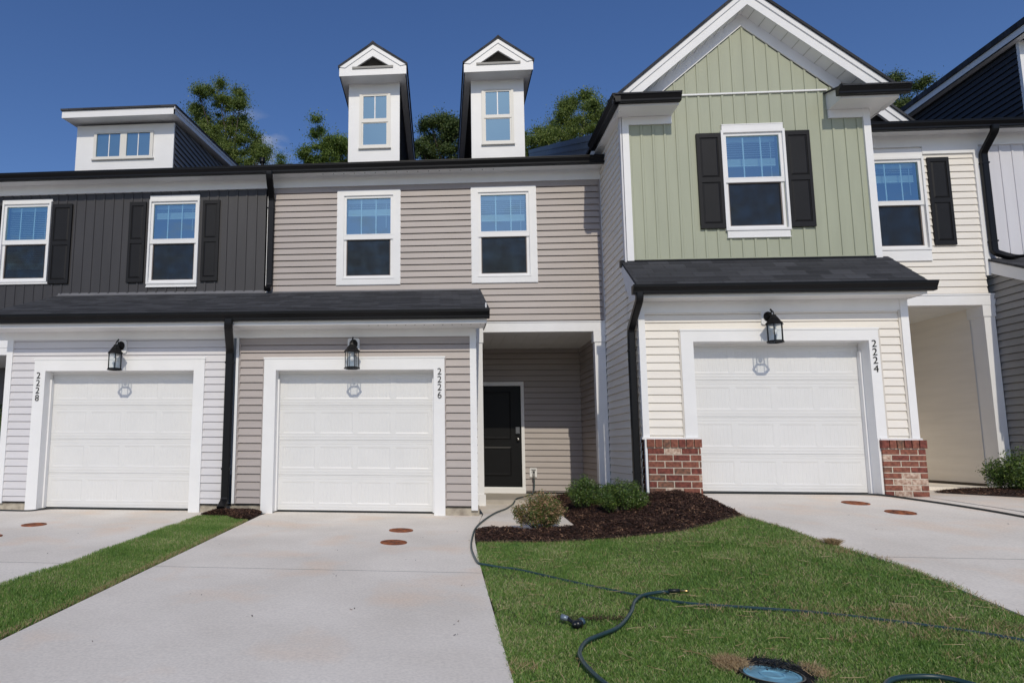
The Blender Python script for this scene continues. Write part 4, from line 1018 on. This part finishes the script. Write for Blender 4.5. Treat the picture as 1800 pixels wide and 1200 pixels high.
for H, a, b in ((H24, 2.83, 8.87), (H22, 8.87, 15.0)):
    y0 = 10.84 if a > 3 else 11.2; zf_ = lambda y: 6.345 + .4325 * (y - 11.0)
    m = MB()
    if a > 3: slab_y(m, a, b, 10.80, 6.24, 20.15, 10.30, .05); slab_y(m, a, b, 29.2, 6.2, 20.15, 10.30, .05)
    else:
        slab_y(m, a, 6.5, y0, zf_(y0), 20.1, zf_(20.1), .05); slab_y(m, a, b, 29.2, 6.2, 20.1, zf_(20.1), .05)
        slab_y(m, 6.5, b, 10.80, 6.24, 20.1, zf_(20.1), .05)
    m.build('main_roof', SHING, H)
    m = MB(); m.box(a + .01, b - .01, 28.9, 29.1, -.3, 6.2); m.build('back_wall', MGREY, H)
# stepped rake boards closing the higher roof against the middle house
STEPG = mat('sky_shaded_step_boards', (.20, .225, .26), .5, .04)  # bluish sky shade on white boards put into the colour
for k, (d0, d1, px) in enumerate(((.0, .12, .0), (.12, .26, .016), (.26, .40, .03), (.40, .60, .045))):
    m = MB(); f = lambda y: 6.345 + .4325 * (y - 11.0)
    m.prism([(11.2, f(11.2) - d0), (20.1, f(20.1) - d0), (20.1, f(20.1) - d1), (11.2, f(11.2) - d1)], 'x', 2.80 + px, 2.86); m.build('step_board', STEPG, H24)
# small gable of the green house partly hidden behind its return
m = MB(); c0 = 7.0; z0 = 7.62
for sg in (-1, 1):
    ew = 1.32; m.prism([(c0, z0), (c0 + sg * ew, z0 - .9 * ew), (c0 + sg * ew, z0 - .9 * ew - .27), (c0, z0 - .27)], 'y', 11.55, 11.60)
    m.prism([(c0, z0 + .01), (c0 + sg * ew, z0 + .01 - .9 * ew), (c0 + sg * ew, z0 - .9 * ew - .10), (c0, z0 - .10)], 'y', 11.53, 11.55)
dm = m.build('dormer', WHITE, H24)
m = MB()
for sg in (-1, 1):
    ew = 1.36; m.prism([(c0, z0 + .012), (c0 + sg * ew, z0 + .012 - .9 * ew), (c0 + sg * ew, z0 + .06 - .9 * ew), (c0, z0 + .06)], 'y', 11.50, 16)
m.build('dormer_roof', SHING, dm)
m = MB(); m.prism([(c0 - 1.1, 6.35), (c0 + 1.1, 6.35), (c0 + 1.1, z0 - .99), (c0, z0 - .02), (c0 - 1.1, z0 - .99)], 'y', 11.80, 11.84); m.build('dormer_side', SLATE, dm)  # slate grey here paints the shaded recess under the rakes
# right porch of the green house
m = MB(); m.box(6.47, 8.885, 11.15, 11.30, 3.268, 3.445); m.box(6.47, 8.89, 11.14, 11.15, 3.43, 3.455); m.build('porch_header', WHITE, H24)
m = MB(); m.box(6.47, 8.88, 11.29, 13.6, 3.262, 3.28); m.build('porch_ceiling', SOFF, H24)
m = MB(); lap(m, (8.695, 11.45, 0), (0, 1, 0), (-1, 0, 0), rect(0, 2.1, .42, 3.27), zref=.40, butt=.005); m.build('porch_wall', CREAM, H24)
m = MB(); m.box(8.68, 8.71, 11.46, 13.6, .36, .425); m.build('starter_strip', mat('brown_starter', (.10, .08, .06), .8, .1), H24)
m = MB(); lap(m, (0, 13.5, 0), (1, 0, 0), (0, -1, 0), rect(6.4, 8.7, .4, 3.27), zref=.40, butt=.017); m.build('entry_wall', CREAM, H24)
m = MB(); lap(m, (6.455, 9.66, 0), (0, 1, 0), (1, 0, 0), rect(0, 4, .38, 3.20), zref=.40, butt=.017); m.build('side_wall', CREAM, H24)
m = MB(); m.box(8.70, 8.865, 11.17, 11.47, .33, 3.09); m.box(8.682, 8.875, 11.155, 11.49, 3.085, 3.268); m.build('porch_post', WHITE, H24)

# ------------------------------------------------------------------ right edge house 2222
m = MB(); board(m, (0, 11.18, 0), (1, 0, 0), (0, -1, 0), rect(8.90, 15, 3.8, 5.98), uref=9.02, pitch=.19); m.build('upper_wall', PALEB, H22)
reg = [(0, .36), (2.3, .36), (2.3, 4.1), (0, 2.98)]
m = MB(); lap(m, (8.89, 9.2, 0), (0, 1, 0), (-1, 0, 0), reg, zref=.40); m.build('garage_side_wall', MGREY, H22)
m = MB(); m.prism([(9.0, 2.78), (11.18, 3.80), (11.18, 4.0), (9.0, 2.96)], 'x', 8.845, 8.87); m.build('rake_board', WHITE, H22)
m = MB(); m.prism([(8.95, 2.955), (11.18, 4.00), (11.18, 4.04), (8.95, 2.995)], 'x', 8.83, 15); m.build('garage_roof', SHING, H22)
m = MB(); lap(m, (0, 9.35, 0), (1, 0, 0), (0, -1, 0), rect(8.9, 15, .36, 2.98), zref=.4); m.build('lower_wall', MGREY, H22)
m = MB(); m.box(8.885, 9.2, 9.4, 11.15, .2, .40); m.build('foundation', FOUND, H22)
downspout(H22, bend([(8.88, 10.80, 6.13), (8.88, 10.80, 6.04), (8.905, 11.10, 5.80), (8.905, 11.10, 4.12), (9.05, 11.02, 4.02), (9.6, 11.02, 4.03)], .05), .105, .075, [(8.905, 11.10, 5.62), (8.905, 11.10, 4.3)])
# navy sided dormer
m = MB(); lap(m, (10.28, 11.85, 0), (0, 1, 0), (-1, 0, 0), rect(0, 5, 6.3, 8.17), zref=6.3); dv = m.build('dormer_side', NAVY, H22)
m = MB(); m.box(10.26, 12.6, 11.80, 11.86, 6.3, 8.17); m.build('dormer_front', WHITE, dv)
m = MB(); m.box(10.13, 10.15, 11.5, 16, 8.155, 8.29); m.box(10.13, 10.28, 11.5, 16, 8.155, 8.17); m.box(10.13, 12.6, 11.48, 11.5, 8.155, 8.29); m.build('dormer_eave', WHITE, dv)
m = MB(); m.prism([(10.10, 8.292), (11.4, 8.42), (12.7, 8.292), (12.7, 8.38), (11.4, 8.51), (10.10, 8.40)], 'y', 11.45, 16); m.build('dormer_roof', SHING, dv)

# ------------------------------------------------------------------ lanterns
def lantern(label, loc):
    t = thing('wall_lantern', label, 'lantern', loc, 'wall lanterns above the garage doors', world=False)
    m = MB(); b = .02; m.prism([(-.09 + b, -.10), (.09 - b, -.10), (.09, -.10 + b), (.09, .10 - b), (.09 - b, .10), (-.09 + b, .10), (-.09, .10 - b), (-.09, -.10 + b)], 'y', -.030, 0); m.build('mount_block', WHITE, t)
    m = MB(); prof = [(.062, 0), (.062, .010), (.050, .024), (.022, .034), (.018, .05)]
    vs = []; seg = 20
    for r_, h_ in prof: vs += [(r_ * math.cos(k * 2 * math.pi / seg), -.030 - h_, .012 + r_ * 1.15 * math.sin(k * 2 * math.pi / seg)) for k in range(seg)]
    m.add(vs, [(i * seg + k, i * seg + (k + 1) % seg, (i + 1) * seg + (k + 1) % seg, (i + 1) * seg + k) for i in range(len(prof) - 1) for k in range(seg)] + [tuple((len(prof) - 1) * seg + k for k in range(seg))])
    pth = bend([(0, -.05, .01), (0, -.10, .02), (0, -.12, .060), (0, -.165, .070), (0, -.185, .03), (0, -.19, .0)], .025, 4)
    m.tube(pth, .009, 8); m.tube([(0, -.12, .04), (0, -.135, .085), (0, -.115, .10), (0, -.10, .085)], .009, 8)
    m.build('arm', BLACKM, t, True)
    c = (0, -.19, 0); R6 = 0
    m = MB(); m.lathe([(.008, .012), (.030, .004), (.036, -.010), (.040, -.022), (.058, -.040), (.088, -.085), (.118, -.118), (.122, -.126), (.118, -.136), (.098, -.138)], 6, c, rot=R6); m.build('lantern_roof', BLACKM, t)
    m = MB(); a0, a1 = -.138, -.370
    for k in range(6):
        t_ = k * math.pi / 3; x, y = .100 * math.cos(t_), -.19 + .100 * math.sin(t_); m.box(x - .005, x + .005, y - .005, y + .005, a1, a0)
    def ring(r0, r1, za, zb):
        A = [(r1 * math.cos(k * math.pi / 3), -.19 + r1 * math.sin(k * math.pi / 3)) for k in range(6)]; B = [(r0 * math.cos(k * math.pi / 3), -.19 + r0 * math.sin(k * math.pi / 3)) for k in range(6)]
        m.add([(x, y, za) for x, y in A] + [(x, y, za) for x, y in B] + [(x, y, zb) for x, y in A] + [(x, y, zb) for x, y in B],
              [f for k in range(6) for f in ((k, (k + 1) % 6, 6 + (k + 1) % 6, 6 + k), (12 + k, 18 + k, 18 + (k + 1) % 6, 12 + (k + 1) % 6), (k, 12 + k, 12 + (k + 1) % 6, (k + 1) % 6), (6 + k, 6 + (k + 1) % 6, 18 + (k + 1) % 6, 18 + k))])
    ring(.099, .119, -.384, -.366); ring(.093, .106, -.366, -.356)
    m.build('cage', BLACKM, t)
    m = MB()
    for k in range(6):
        p = [(.098 * math.cos(q * math.pi / 3), -.19 + .098 * math.sin(q * math.pi / 3)) for q in (k, k + 1)]
        m.add([(p[0][0], p[0][1], a1), (p[1][0], p[1][1], a1), (p[1][0], p[1][1], a0), (p[0][0], p[0][1], a0)], [(0, 1, 2, 3)])
    m.build('glass', LGLASS, t)
    m = MB(); m.lathe([(.018, -.140), (.018, -.185), (.014, -.19)], 12, c); m.lathe([(.012, -.19), (.022, -.205), (.030, -.225), (.031, -.240), (.024, -.258), (.010, -.268), (.001, -.270)], 16, c); m.build('bulb', BULB, t, True)
    return t
lantern('black six-sided wall lantern over the garage door of the middle grey-brown townhouse, numbered 2226', (-1.305, 9.79, 2.482))
lantern('black six-sided wall lantern over the garage door of the left townhouse, numbered 2228', (-4.950, 9.79, 2.482))
lantern('black six-sided wall lantern over the garage door between the brick piers, numbered 2224', (4.600, 9.575, 2.790))

# ------------------------------------------------------------------ house numbers
def number(txt, label, x, y, ztop, pitch=.117, h=.098):
    t = thing('house_number', label, 'house number', (x, y, ztop), 'house numbers on the garage frames', world=False)
    for i, ch in enumerate(txt):
        cu = bpy.data.curves.new('digit', 'FONT'); cu.body = ch; cu.size = h / .70; cu.extrude = .004; cu.align_x = 'CENTER'; cu.offset = -.0009
        o = bpy.data.objects.new('tmp', cu); COL.objects.link(o)
        bpy.context.view_layer.update()
        me = bpy.data.meshes.new_from_object(o.evaluated_get(bpy.context.evaluated_depsgraph_get())); me.name = 'digit'
        bpy.data.objects.remove(o); bpy.data.curves.remove(cu)
        me.materials.clear(); me.materials.append(BLACKM)
        d = bpy.data.objects.new('digit', me); COL.objects.link(d); d.parent = t
        d.rotation_euler = (math.pi / 2, 0, 0); d.scale = (1.0, 1, 1); d.location = (0, -.005, -h - i * pitch)
number('2226', 'black digits 2226 stacked on the white garage frame of the middle townhouse', -.016, 9.768, 2.125)
number('2228', 'black digits 2228 stacked on the left post of the left garage frame', -6.262, 9.768, 2.090)
number('2224', 'black digits 2224 stacked on the white garage frame above the right brick pier', 5.978, 9.548, 2.460)

# ------------------------------------------------------------------ small things
def lid(label, x, y, r=.137):
    t = thing('cleanout_lid', label, 'drain lid', (x, y, gz(x, y)), 'rusty round lids set in the driveways')
    zc = gz(x, y) + .003
    sl = .039 if x < 1 else .08
    m = MB(); n = 40; vs = [(x, y, zc)] + [(x + r * math.cos(k * 2 * math.pi / n), y + r * math.sin(k * 2 * math.pi / n), zc + sl * r * math.sin(k * 2 * math.pi / n)) for k in range(n)]
    m.add(vs, [(0, 1 + k, 1 + (k + 1) % n) for k in range(n)]); m.build('cover_plate', RUST, t)
    m = MB(); vs = []
    for rr, dz in ((r - .002, .002), (r + .004, .005), (r + .012, .0045), (r + .014, -.004)):
        vs += [(x + rr * math.cos(k * 2 * math.pi / n), y + rr * math.sin(k * 2 * math.pi / n), zc + dz + sl * rr * math.sin(k * 2 * math.pi / n)) for k in range(n)]
    m.add(vs, [(i * n + k, i * n + (k + 1) % n, (i + 1) * n + (k + 1) % n, (i + 1) * n + k) for i in range(3) for k in range(n)]); m.build('rim', RUST, t)
    m = MB()
    for k in range(4):
        a = k * math.pi / 2 + .5; px, py = x + .07 * math.cos(a), y + .07 * math.sin(a); m.lathe([(.012, 0), (.012, .004), (.006, .005)], 8, (px, py, zc + sl * (py - y)))
    m.build('bolt', RUST, t)
lid('rusty round lid in the middle driveway, the one nearer the garage door', -.498, 8.36)
lid('darker rusty round lid in the middle driveway, the one farther from the garage', -.531, 7.53)
lid('rusty round lid in the left driveway below the 2228 garage door', -5.278, 8.36)
lid('rusty round lid cut by the left picture edge in the left driveway', -5.27, 7.47)
lid('rusty round lid in the right driveway, nearer the 2224 garage door', 5.158, 8.849)
lid('rusty round lid in the right driveway, farther from the 2224 garage door', 5.260, 8.20)

def spline(P, k=8):
    P = [Vector(p) for p in P]; out = []
    for i in range(len(P) - 1):
        a = P[max(i - 1, 0)]; b = P[i]; c = P[i + 1]; d = P[min(i + 2, len(P) - 1)]
        for j in range(k):
            t = j / k; out.append(.5 * ((2 * b) + (c - a) * t + (2 * a - 5 * b + 4 * c - d) * t * t + (3 * b - a - 3 * c + d) * t ** 3))
    return out + [P[-1]]
def lay(P, off): return [(x, y, gz(x, y) + off) for x, y in P]
# hose from the tap across the lawn
t = thing('garden_hose', 'long dark hose running from the wall tap past the driveway and across the lawn', 'hose', (1.8, 13.3, .1))
P = [(1.815, 13.30, .40), (1.815, 13.27, .26), (1.79, 13.20, .13), (1.68, 12.8, .085), (1.45, 12.2, .085), (1.30, 11.75, .085), (1.20, 11.5, .04), (1.02, 10.7, -.0), (.80, 10.0, .0), (.56, 9.1, -.02), (.42, 8.42, -.045)] + \
    lay([(.345, 7.75), (.315, 7.2), (.325, 6.75), (.350, 6.47), (.42, 6.40)], .012) + lay([(.56, 6.34), (.708, 6.26), (1.106, 5.83), (1.429, 5.47), (1.755, 5.12), (2.114, 4.90), (2.419, 4.71), (2.685, 4.51), (2.965, 4.29), (3.195, 4.09), (3.5, 3.7)], .002)
for i in range(6, 11): P[i] = (P[i][0], P[i][1], gz(P[i][0], P[i][1]) + .028)
m = MB(); m.tube(spline(P), .0115, 8); m.build('hose_pipe', HOSE, t, True)
m = MB(); m.tube([(1.815, 13.31, .47), (1.815, 13.30, .37)], .02, 10); m.build('hose_coupling', RUBG, t, True)
t = thing('garden_hose', 'thick dark blue-green hose end curling across the lawn with a brass tip', 'hose', (1.3, 4.8, -.2))
P = lay([(1.72, 5.33), (1.66, 5.35), (1.514, 5.29), (1.405, 5.13), (1.302, 4.86), (1.138, 4.54), (.979, 4.36), (.869, 4.235), (.791, 4.05), (.773, 3.91), (.783, 3.765), (.815, 3.6), (.9, 3.3), (1.0, 2.9)], .028)
m = MB(); m.tube(spline(P), .0125, 10); m.build('hose_pipe', HOSE, t, True)
z = gz(1.8, 5.3) + .035; m = MB(); m.tube([(1.71, 5.33, z - .004), (1.79, 5.32, z)], .0145, 10); m.build('hose_sleeve', HOSEB, t, True)
m = MB(); m.tube([(1.79, 5.32, z), (1.84, 5.315, z), (1.855, 5.313, z)], .0095, 10); m.build('brass_tip', BRASS, t, True)
P = lay([(3.60, 9.66), (4.86, 9.70), (5.80, 9.70), (5.92, 9.45), (6.02, 9.22), (6.22, 8.7), (6.36, 8.1), (6.42, 7.2), (6.5, 6)], .012)
m = MB(); m.tube(spline(P), .0125, 8); tag(m.build('black_hose', HOSEB, None, True), 'thin dark hose lying along the foot of the 2224 garage door and down its driveway', 'hose')
P = lay([(-7.4, 9.62), (-6.63, 9.60), (-6.17, 9.58), (-6.06, 9.75), (-5.95, 9.93), (-5.4, 9.965), (-3.85, 9.97)], .012)
m = MB(); m.tube(spline(P), .010, 8); tag(m.build('black_hose', HOSEB, None, True), 'thin dark hose lying along the foot of the 2228 garage door', 'hose')
P = lay([(2.02, 3.35), (2.15, 3.56), (2.29, 3.62), (2.46, 3.57), (2.6, 3.3)], .03)
m = MB(); m.tube(spline(P), .013, 8); tag(m.build('garden_hose', HOSE, None, True), 'short bend of dark hose at the bottom edge right of the blue meter lid', 'hose')
# tap box on the entry wall
t = thing('wall_tap', 'white wall plate with tap beside the black front door', 'tap', (1.815, 13.42, .47))
m = MB(); m.box(1.745, 1.885, 13.385, 13.425, .385, .565); m.box(1.755, 1.875, 13.378, 13.386, .395, .555); m.build('plate', WHITE, t)
m = MB(); m.box(1.765, 1.865, 13.372, 13.380, .53, .54); m.tube([(1.82, 13.38, .49), (1.82, 13.30, .48)], .014, 8); m.tube([(1.815, 13.31, .50), (1.815, 13.31, .45)], .018, 8); m.tube([(1.78, 13.33, .515), (1.85, 13.33, .515)], .008, 6); m.build('tap_valve', BLACKM, t)
# water meter box
t = thing('water_meter_box', 'round blue meter lid set in black soil at the bottom of the lawn', 'meter lid', (1.72, 3.77, gz(1.72, 3.77)))
zc = gz(1.72, 3.77) + .004
m = MB(); m.lathe([(.0, .004), (.05, .004), (.052, .009), (.060, .009), (.062, .004), (.118, .004), (.122, .008), (.134, .008), (.136, -.01)], 36, (1.715, 3.77, zc), cap=False); m.build('lid', BLUE, t)
m = MB(); m.lathe([(.137, -.05), (.137, .006), (.143, .010), (.152, .010), (.158, -.05)], 36, (1.715, 3.77, zc), cap=False)
m.build('rim', BLKPL, t)
m = MB(); n = 60; vs = [(1.76, 3.83, gz(1.76, 3.83) - .004)]
for k in range(n):
    x = 1.76 + (.21 + .012 * math.sin(7 * k)) * math.cos(k * 2 * math.pi / n); y = 3.83 + (.24 + .014 * math.sin(5 * k)) * math.sin(k * 2 * math.pi / n); vs.append((x, y, gz(x, y) - .003))
m.add(vs, [(0, 1 + k, 1 + (k + 1) % n) for k in range(n)]); struct('meter_soil', m, mat('black_soil', (.008, .008, .009), .95, .4, (30, 30, 30), 1, (90, 90, 90)))
Xq = 1.80 + rng.normal(0, .05, 700); Yq = 3.88 + rng.normal(0, .035, 700) - (Xq - 1.80) * .35; chips('loose_soil', Xq, Yq, gzv(Xq, Yq) + .012 + rng.uniform(0, .012, 700), (.006, .02)).data.materials[0] = BLKPL
a = rng.uniform(-.4, 1.9, 260); rr = .155 + rng.uniform(-.02, .035, 260)
X = 1.73 + rr * np.cos(a) * 1.15; Y = 3.80 + rr * np.sin(a) * 1.25; grass('black_soil_tufts', X, Y, np.full(260, .03), np.full(260, .006), BLKPL, 1.6, -.02)
Xq = rng.uniform(.80, 1.25, 420); Yq = 4.76 + .10 * (Xq - .8) + rng.normal(0, .022, 420); chips('dirt_crumbs', Xq, Yq, gzv(Xq, Yq) + rng.uniform(.004, .022, 420), (.006, .022))
# discarded fittings in the lawn
t = thing('sprinkler_fitting', 'broken black and silver plastic sprinkler fitting lying in the lawn', 'sprinkler part', (.85, 4.6, gz(.85, 4.6)))
z = gz(.85, 4.6) + .03
m = MB(); m.tube([(.795, 4.66, z + .018), (.835, 4.64, z + .012)], .022, 12, r1=.017); m.build('silver_cap', mat('silvery_plastic', (.22, .27, .32), .35, .05, metal=.4), t, True)
m = MB(); m.tube(spline([(.835, 4.64, z + .012), (.855, 4.61, z - .0), (.87, 4.585, z - .004)], 5), .014, 10); m.tube([(.865, 4.56, z - .01), (.905, 4.585, z + .002)], .026, 12); m.tube([(.87, 4.60, z), (.86, 4.55, z - .01)], .018, 10); m.build('elbow', BLKPL, t, True)
m = MB(); m.tube([(.905, 4.59, z + .004), (.925, 4.60, z + .012)], .024, 12); m.build('blue_collar', mat('blue_grey_plastic', (.05, .09, .13), .35, .1), t, True)
# little debris on the concrete
dm = [(-.2, 7.9), (.2, 8.3), (.28, 7.7), (-2.2, 8.5), (-1.9, 5.2), (-2.1, 4.0), (-1.3, 4.6), (.1, 4.6), (.13, 4.4), (-.9, 5.9), (-3.9, 8.2), (-4.3, 7.8), (4.6, 8.0), (5.9, 7.6), (4.4, 7.2), (5.4, 6.4), (.25, 6.9), (-.3, 6.6), (-2.4, 7.2), (.15, 5.6), (-.6, 4.9), (-1.1, 7.0), (-4.0, 6.6), (6.4, 8.3)]
V = []
for x, y in dm:
    for q in range(2):
        a = rng.uniform(0, 3.14); L = rng.uniform(.004, .012); W_ = L * .35; c, s = math.cos(a), math.sin(a); x2 = x + rng.uniform(-.05, .05); y2 = y + rng.uniform(-.05, .05); zz_ = gz(x2, y2) + .004
        V.append([(x2 - c * L - s * W_, y2 - s * L + c * W_, zz_), (x2 + c * L - s * W_, y2 + s * L + c * W_, zz_ + .003), (x2 + c * L + s * W_, y2 + s * L - c * W_, zz_ + .004), (x2 - c * L + s * W_, y2 - s * L - c * W_, zz_)])
quads_mesh('driveway_debris', np.array(V), MULCHM, 'stuff')

# ------------------------------------------------------------------ shrubs
def leaves(name, C, R, n, size, m, parent=None, flat=.0, shell=.35):
    """n leaf quads inside ellipsoids C (list of centre, radii)"""
    wts = np.array([r[0] * r[1] * r[2] for r in R]); idx = rng.choice(len(C), n, p=wts / wts.sum())
    C = np.array(C)[idx]; Rr = np.array(R)[idx]
    d = rng.normal(size=(n, 3)); d /= np.linalg.norm(d, axis=1)[:, None]; rad = rng.uniform(shell, 1, n) ** .6 if shell >= 0 else np.abs(rng.normal(0, .55, n))
    P = C + d * Rr * rad[:, None]
    L = size * rng.uniform(.6, 1.3, n)[:, None]; W_ = L * .45
    u = rng.normal(size=(n, 3)); u /= np.linalg.norm(u, axis=1)[:, None]; v = np.cross(u, d + rng.normal(0, .6, (n, 3))); v /= np.linalg.norm(v, axis=1)[:, None] + 1e-9
    V = np.stack([P - u * L / 2, P + v * W_ / 2, P + u * L / 2, P - v * W_ / 2], 1)
    o = quads_mesh(name, V, m)
    if parent is not None: attach(o, parent)
    return o
def shrub(label, cx, cy, w_, d_, h_, n, size, m, seed, sprigs=20):
    r_ = random.Random(seed); z0 = gz(cx, cy) + .04
    t = thing('shrub', label, 'shrub', (cx, cy, z0 - .03), 'shrubs in the mulch beds')
    C, R, B = [], [], MB()
    for k in range(sprigs):
        a = r_.uniform(0, 6.283); q = math.sqrt(r_.uniform(0, 1)); x = cx + w_ * .40 * q * math.cos(a); y = cy + d_ * .40 * q * math.sin(a)
        zt = z0 + h_ * (1 - .45 * q * q) * r_.uniform(.72, 1.0)
        B.tube([(cx + (x - cx) * .2, cy + (y - cy) * .2, z0 - .03), (cx + (x - cx) * .75, cy + (y - cy) * .75, z0 + (zt - z0) * .5), (x, y, zt)], .005, 5, r1=.0018)
        hgt = (zt - z0)
        for f in (.42, .68, .92):
            C.append((cx + (x - cx) * (.5 + f * .55), cy + (y - cy) * (.5 + f * .55), z0 + hgt * f)); s = w_ * r_.uniform(.08, .14); R.append((s, s, s * 1.05))
    B.build('stem', BARK, t)
    leaves('foliage', C, R, n, size, m, t, shell=.1)
    return t
shrub('scorched brown and green shrub in front of the porch walk', 1.215, 8.42, .74, .60, .46, 14000, .026, BUSHB, 1, 60)
shrub('dark green shrub beside the downspout, the nearer of two', 2.30, 8.75, .70, .60, .42, 13000, .024, BUSHG, 2, 50)
shrub('green shrub close to the porch post, behind the nearer one', 2.02, 9.55, .62, .6, .44, 10000, .024, BUSHG, 3, 40)
shrub('dark green shrub under the right white porch post', 8.30, 10.35, 1.05, .8, .60, 14000, .032, BUSHG, 4, 44)
shrub('green shrub cut by the right picture edge', 9.1, 10.2, .9, .7, .56, 8000, .032, BUSHG, 6, 30)
shrub('dark shrub glimpsed through the left porch opening', -8.9, 12.6, 1.0, .8, 2.0, 3500, .06, BUSHG, 8, 24)

# ------------------------------------------------------------------ trees behind the roofs
def tree(label, Yt, tx, blobs, n, size, m, bark, seed, fork=None):
    r_ = random.Random(seed); K = 1.29     # they stand behind the houses, clear of the back walls
    Yt *= K; tx *= K; blobs = [(x * K, (z - .938) * K + .938, r * K) for x, z, r in blobs]
    t = thing('tree', label, 'tree', (tx, Yt, -.25), 'trees behind the row')
    zs = [b[1] for b in blobs]; zf = min(zs) - 2.2
    B = MB(); B.tube(spline([(tx, Yt, -.3), (tx + .15, Yt, zf * .5), (tx, Yt, zf), (tx + .1, Yt, (zf + max(zs)) / 2)], 4), .24, 9, r1=.09); B.build('trunk', bark, t, True)
    L = MB(); C, R = [], []
    for x, z, r in blobs:
        dy = r_.uniform(-.8, .8); s = r_.uniform(0, .5) * (z - zf) * .6
        L.tube(spline([(tx, Yt, zf + s), ((tx + x) / 2 + r_.uniform(-.25, .25), Yt + dy * .5, (zf + s + z) / 2 + .2), (x, Yt + dy, z + r * .5)], 4), .055, 6, r1=.012)
        k = max(3, int(r / .13))
        for _ in range(k * 2):
            a = r_.uniform(0, 6.283); b = r_.uniform(-1, 1); q = r * r_.uniform(.35, 1.0)
            c = (x + q * math.cos(a) * math.sqrt(1 - b * b), Yt + dy + q * math.sin(a), z + q * b)
            s2 = r_.uniform(.20, .52); C.append(c); R.append((s2 * 1.25, s2 * 1.25, s2 * .8))
            L.tube([(x, Yt + dy, z - r * .3), c], .014, 4, r1=.005)
    L.build('limb', bark, t)
    leaves('crown', C, R, int(n * 5.5), size * .72, m, t, shell=-1)
TA = [(-9.02, 15.28, 0.51), (-9.64, 15.01, 0.37), (-9.88, 14.74, 0.33), (-8.69, 14.61, 0.6), (-8.17, 14.83, 0.42), (-8.33, 14.0, 0.65), (-9.25, 14.04, 0.6), (-9.6, 14.17, 0.37), (-7.73, 13.39, 0.56), (-8.41, 13.18, 0.65), (-8.99, 13.27, 0.56), (-7.37, 12.9, 0.42), (-7.02, 12.49, 0.33), (-7.93, 12.45, 0.56), (-8.55, 12.55, 0.51), (-7.12, 11.96, 0.33), (-7.79, 11.87, 0.51), (-7.85, 14.35, 0.22)]
TB = [(-5.22, 12.36, 0.33), (-4.67, 13.11, 0.33), (-4.44, 12.68, 0.6), (-3.89, 12.78, 0.42), (-3.77, 12.2, 0.56), (-4.65, 12.0, 0.6), (-4.09, 11.75, 0.6), (-5.32, 11.86, 0.33)]
TC = [(-0.43, 13.35, 0.37), (0.0, 13.56, 0.33), (0.39, 13.32, 0.42), (-0.59, 12.78, 0.51), (0.06, 12.64, 0.7), (0.6, 12.73, 0.47), (-0.7, 12.21, 0.47), (-0.16, 11.96, 0.65), (0.49, 11.94, 0.6), (0.93, 13.07, 0.33), (1.89, 12.46, 0.7), (1.45, 11.8, 0.47)]
TD = [(3.43, 12.86, 0.33), (3.8, 12.51, 0.51), (3.99, 13.18, 0.28), (4.5, 13.39, 0.42), (4.9, 14.05, 0.33), (5.16, 14.39, 0.19), (5.65, 14.48, 0.21), (5.74, 14.02, 0.33), (5.09, 13.59, 0.56), (4.65, 12.81, 0.6), (5.28, 12.9, 0.65), (5.88, 13.33, 0.42), (6.27, 13.66, 0.33), (6.33, 13.09, 0.47), (4.0, 12.12, 0.56), (4.84, 12.09, 0.56), (5.68, 12.33, 0.51), (3.37, 12.14, 0.42), (6.41, 12.41, 0.47)]
TE = [(16.67, 14.6, 0.23), (17.07, 14.21, 0.28), (17.44, 14.08, 0.21), (16.39, 14.24, 0.28), (16.75, 13.89, 0.37), (17.11, 13.66, 0.33), (16.25, 13.81, 0.33), (16.8, 13.34, 0.37), (16.39, 13.14, 0.33), (17.17, 13.22, 0.23)]
tree('leafy tree rising behind the wide white dormer of the left townhouse', 24.6, -8.4, TA, 15000, .13, LEAF1, BARK, 11)
tree('bushy bright green tree just left of the narrow left dormer', 24.4, -4.3, TB, 9000, .14, LEAFY, BARK, 12)
tree('tiny treetop peeping over the roof beside the black vent pipe', 24.5, -6.32, [(-6.22, 12.0, .26), (-6.4, 12.17, .14), (-6.3, 11.7, .25)], 900, .11, LEAFY, BARK, 13)
tree('dark dense tree between the two narrow white dormers', 24.5, .3, TC, 14000, .15, LEAFD, BARK, 14)
tree('pale-trunked tree between the right narrow dormer and the green gable', 24.4, 5.2, TD, 15000, .13, LEAF1, BARKP, 15)
tree('dark treetop behind the roof right of the green gable', 24.5, 16.8, TE, 5000, .13, LEAFD, BARK, 16)

for o in bpy.data.objects:
    if 'world' in o: del o['world']
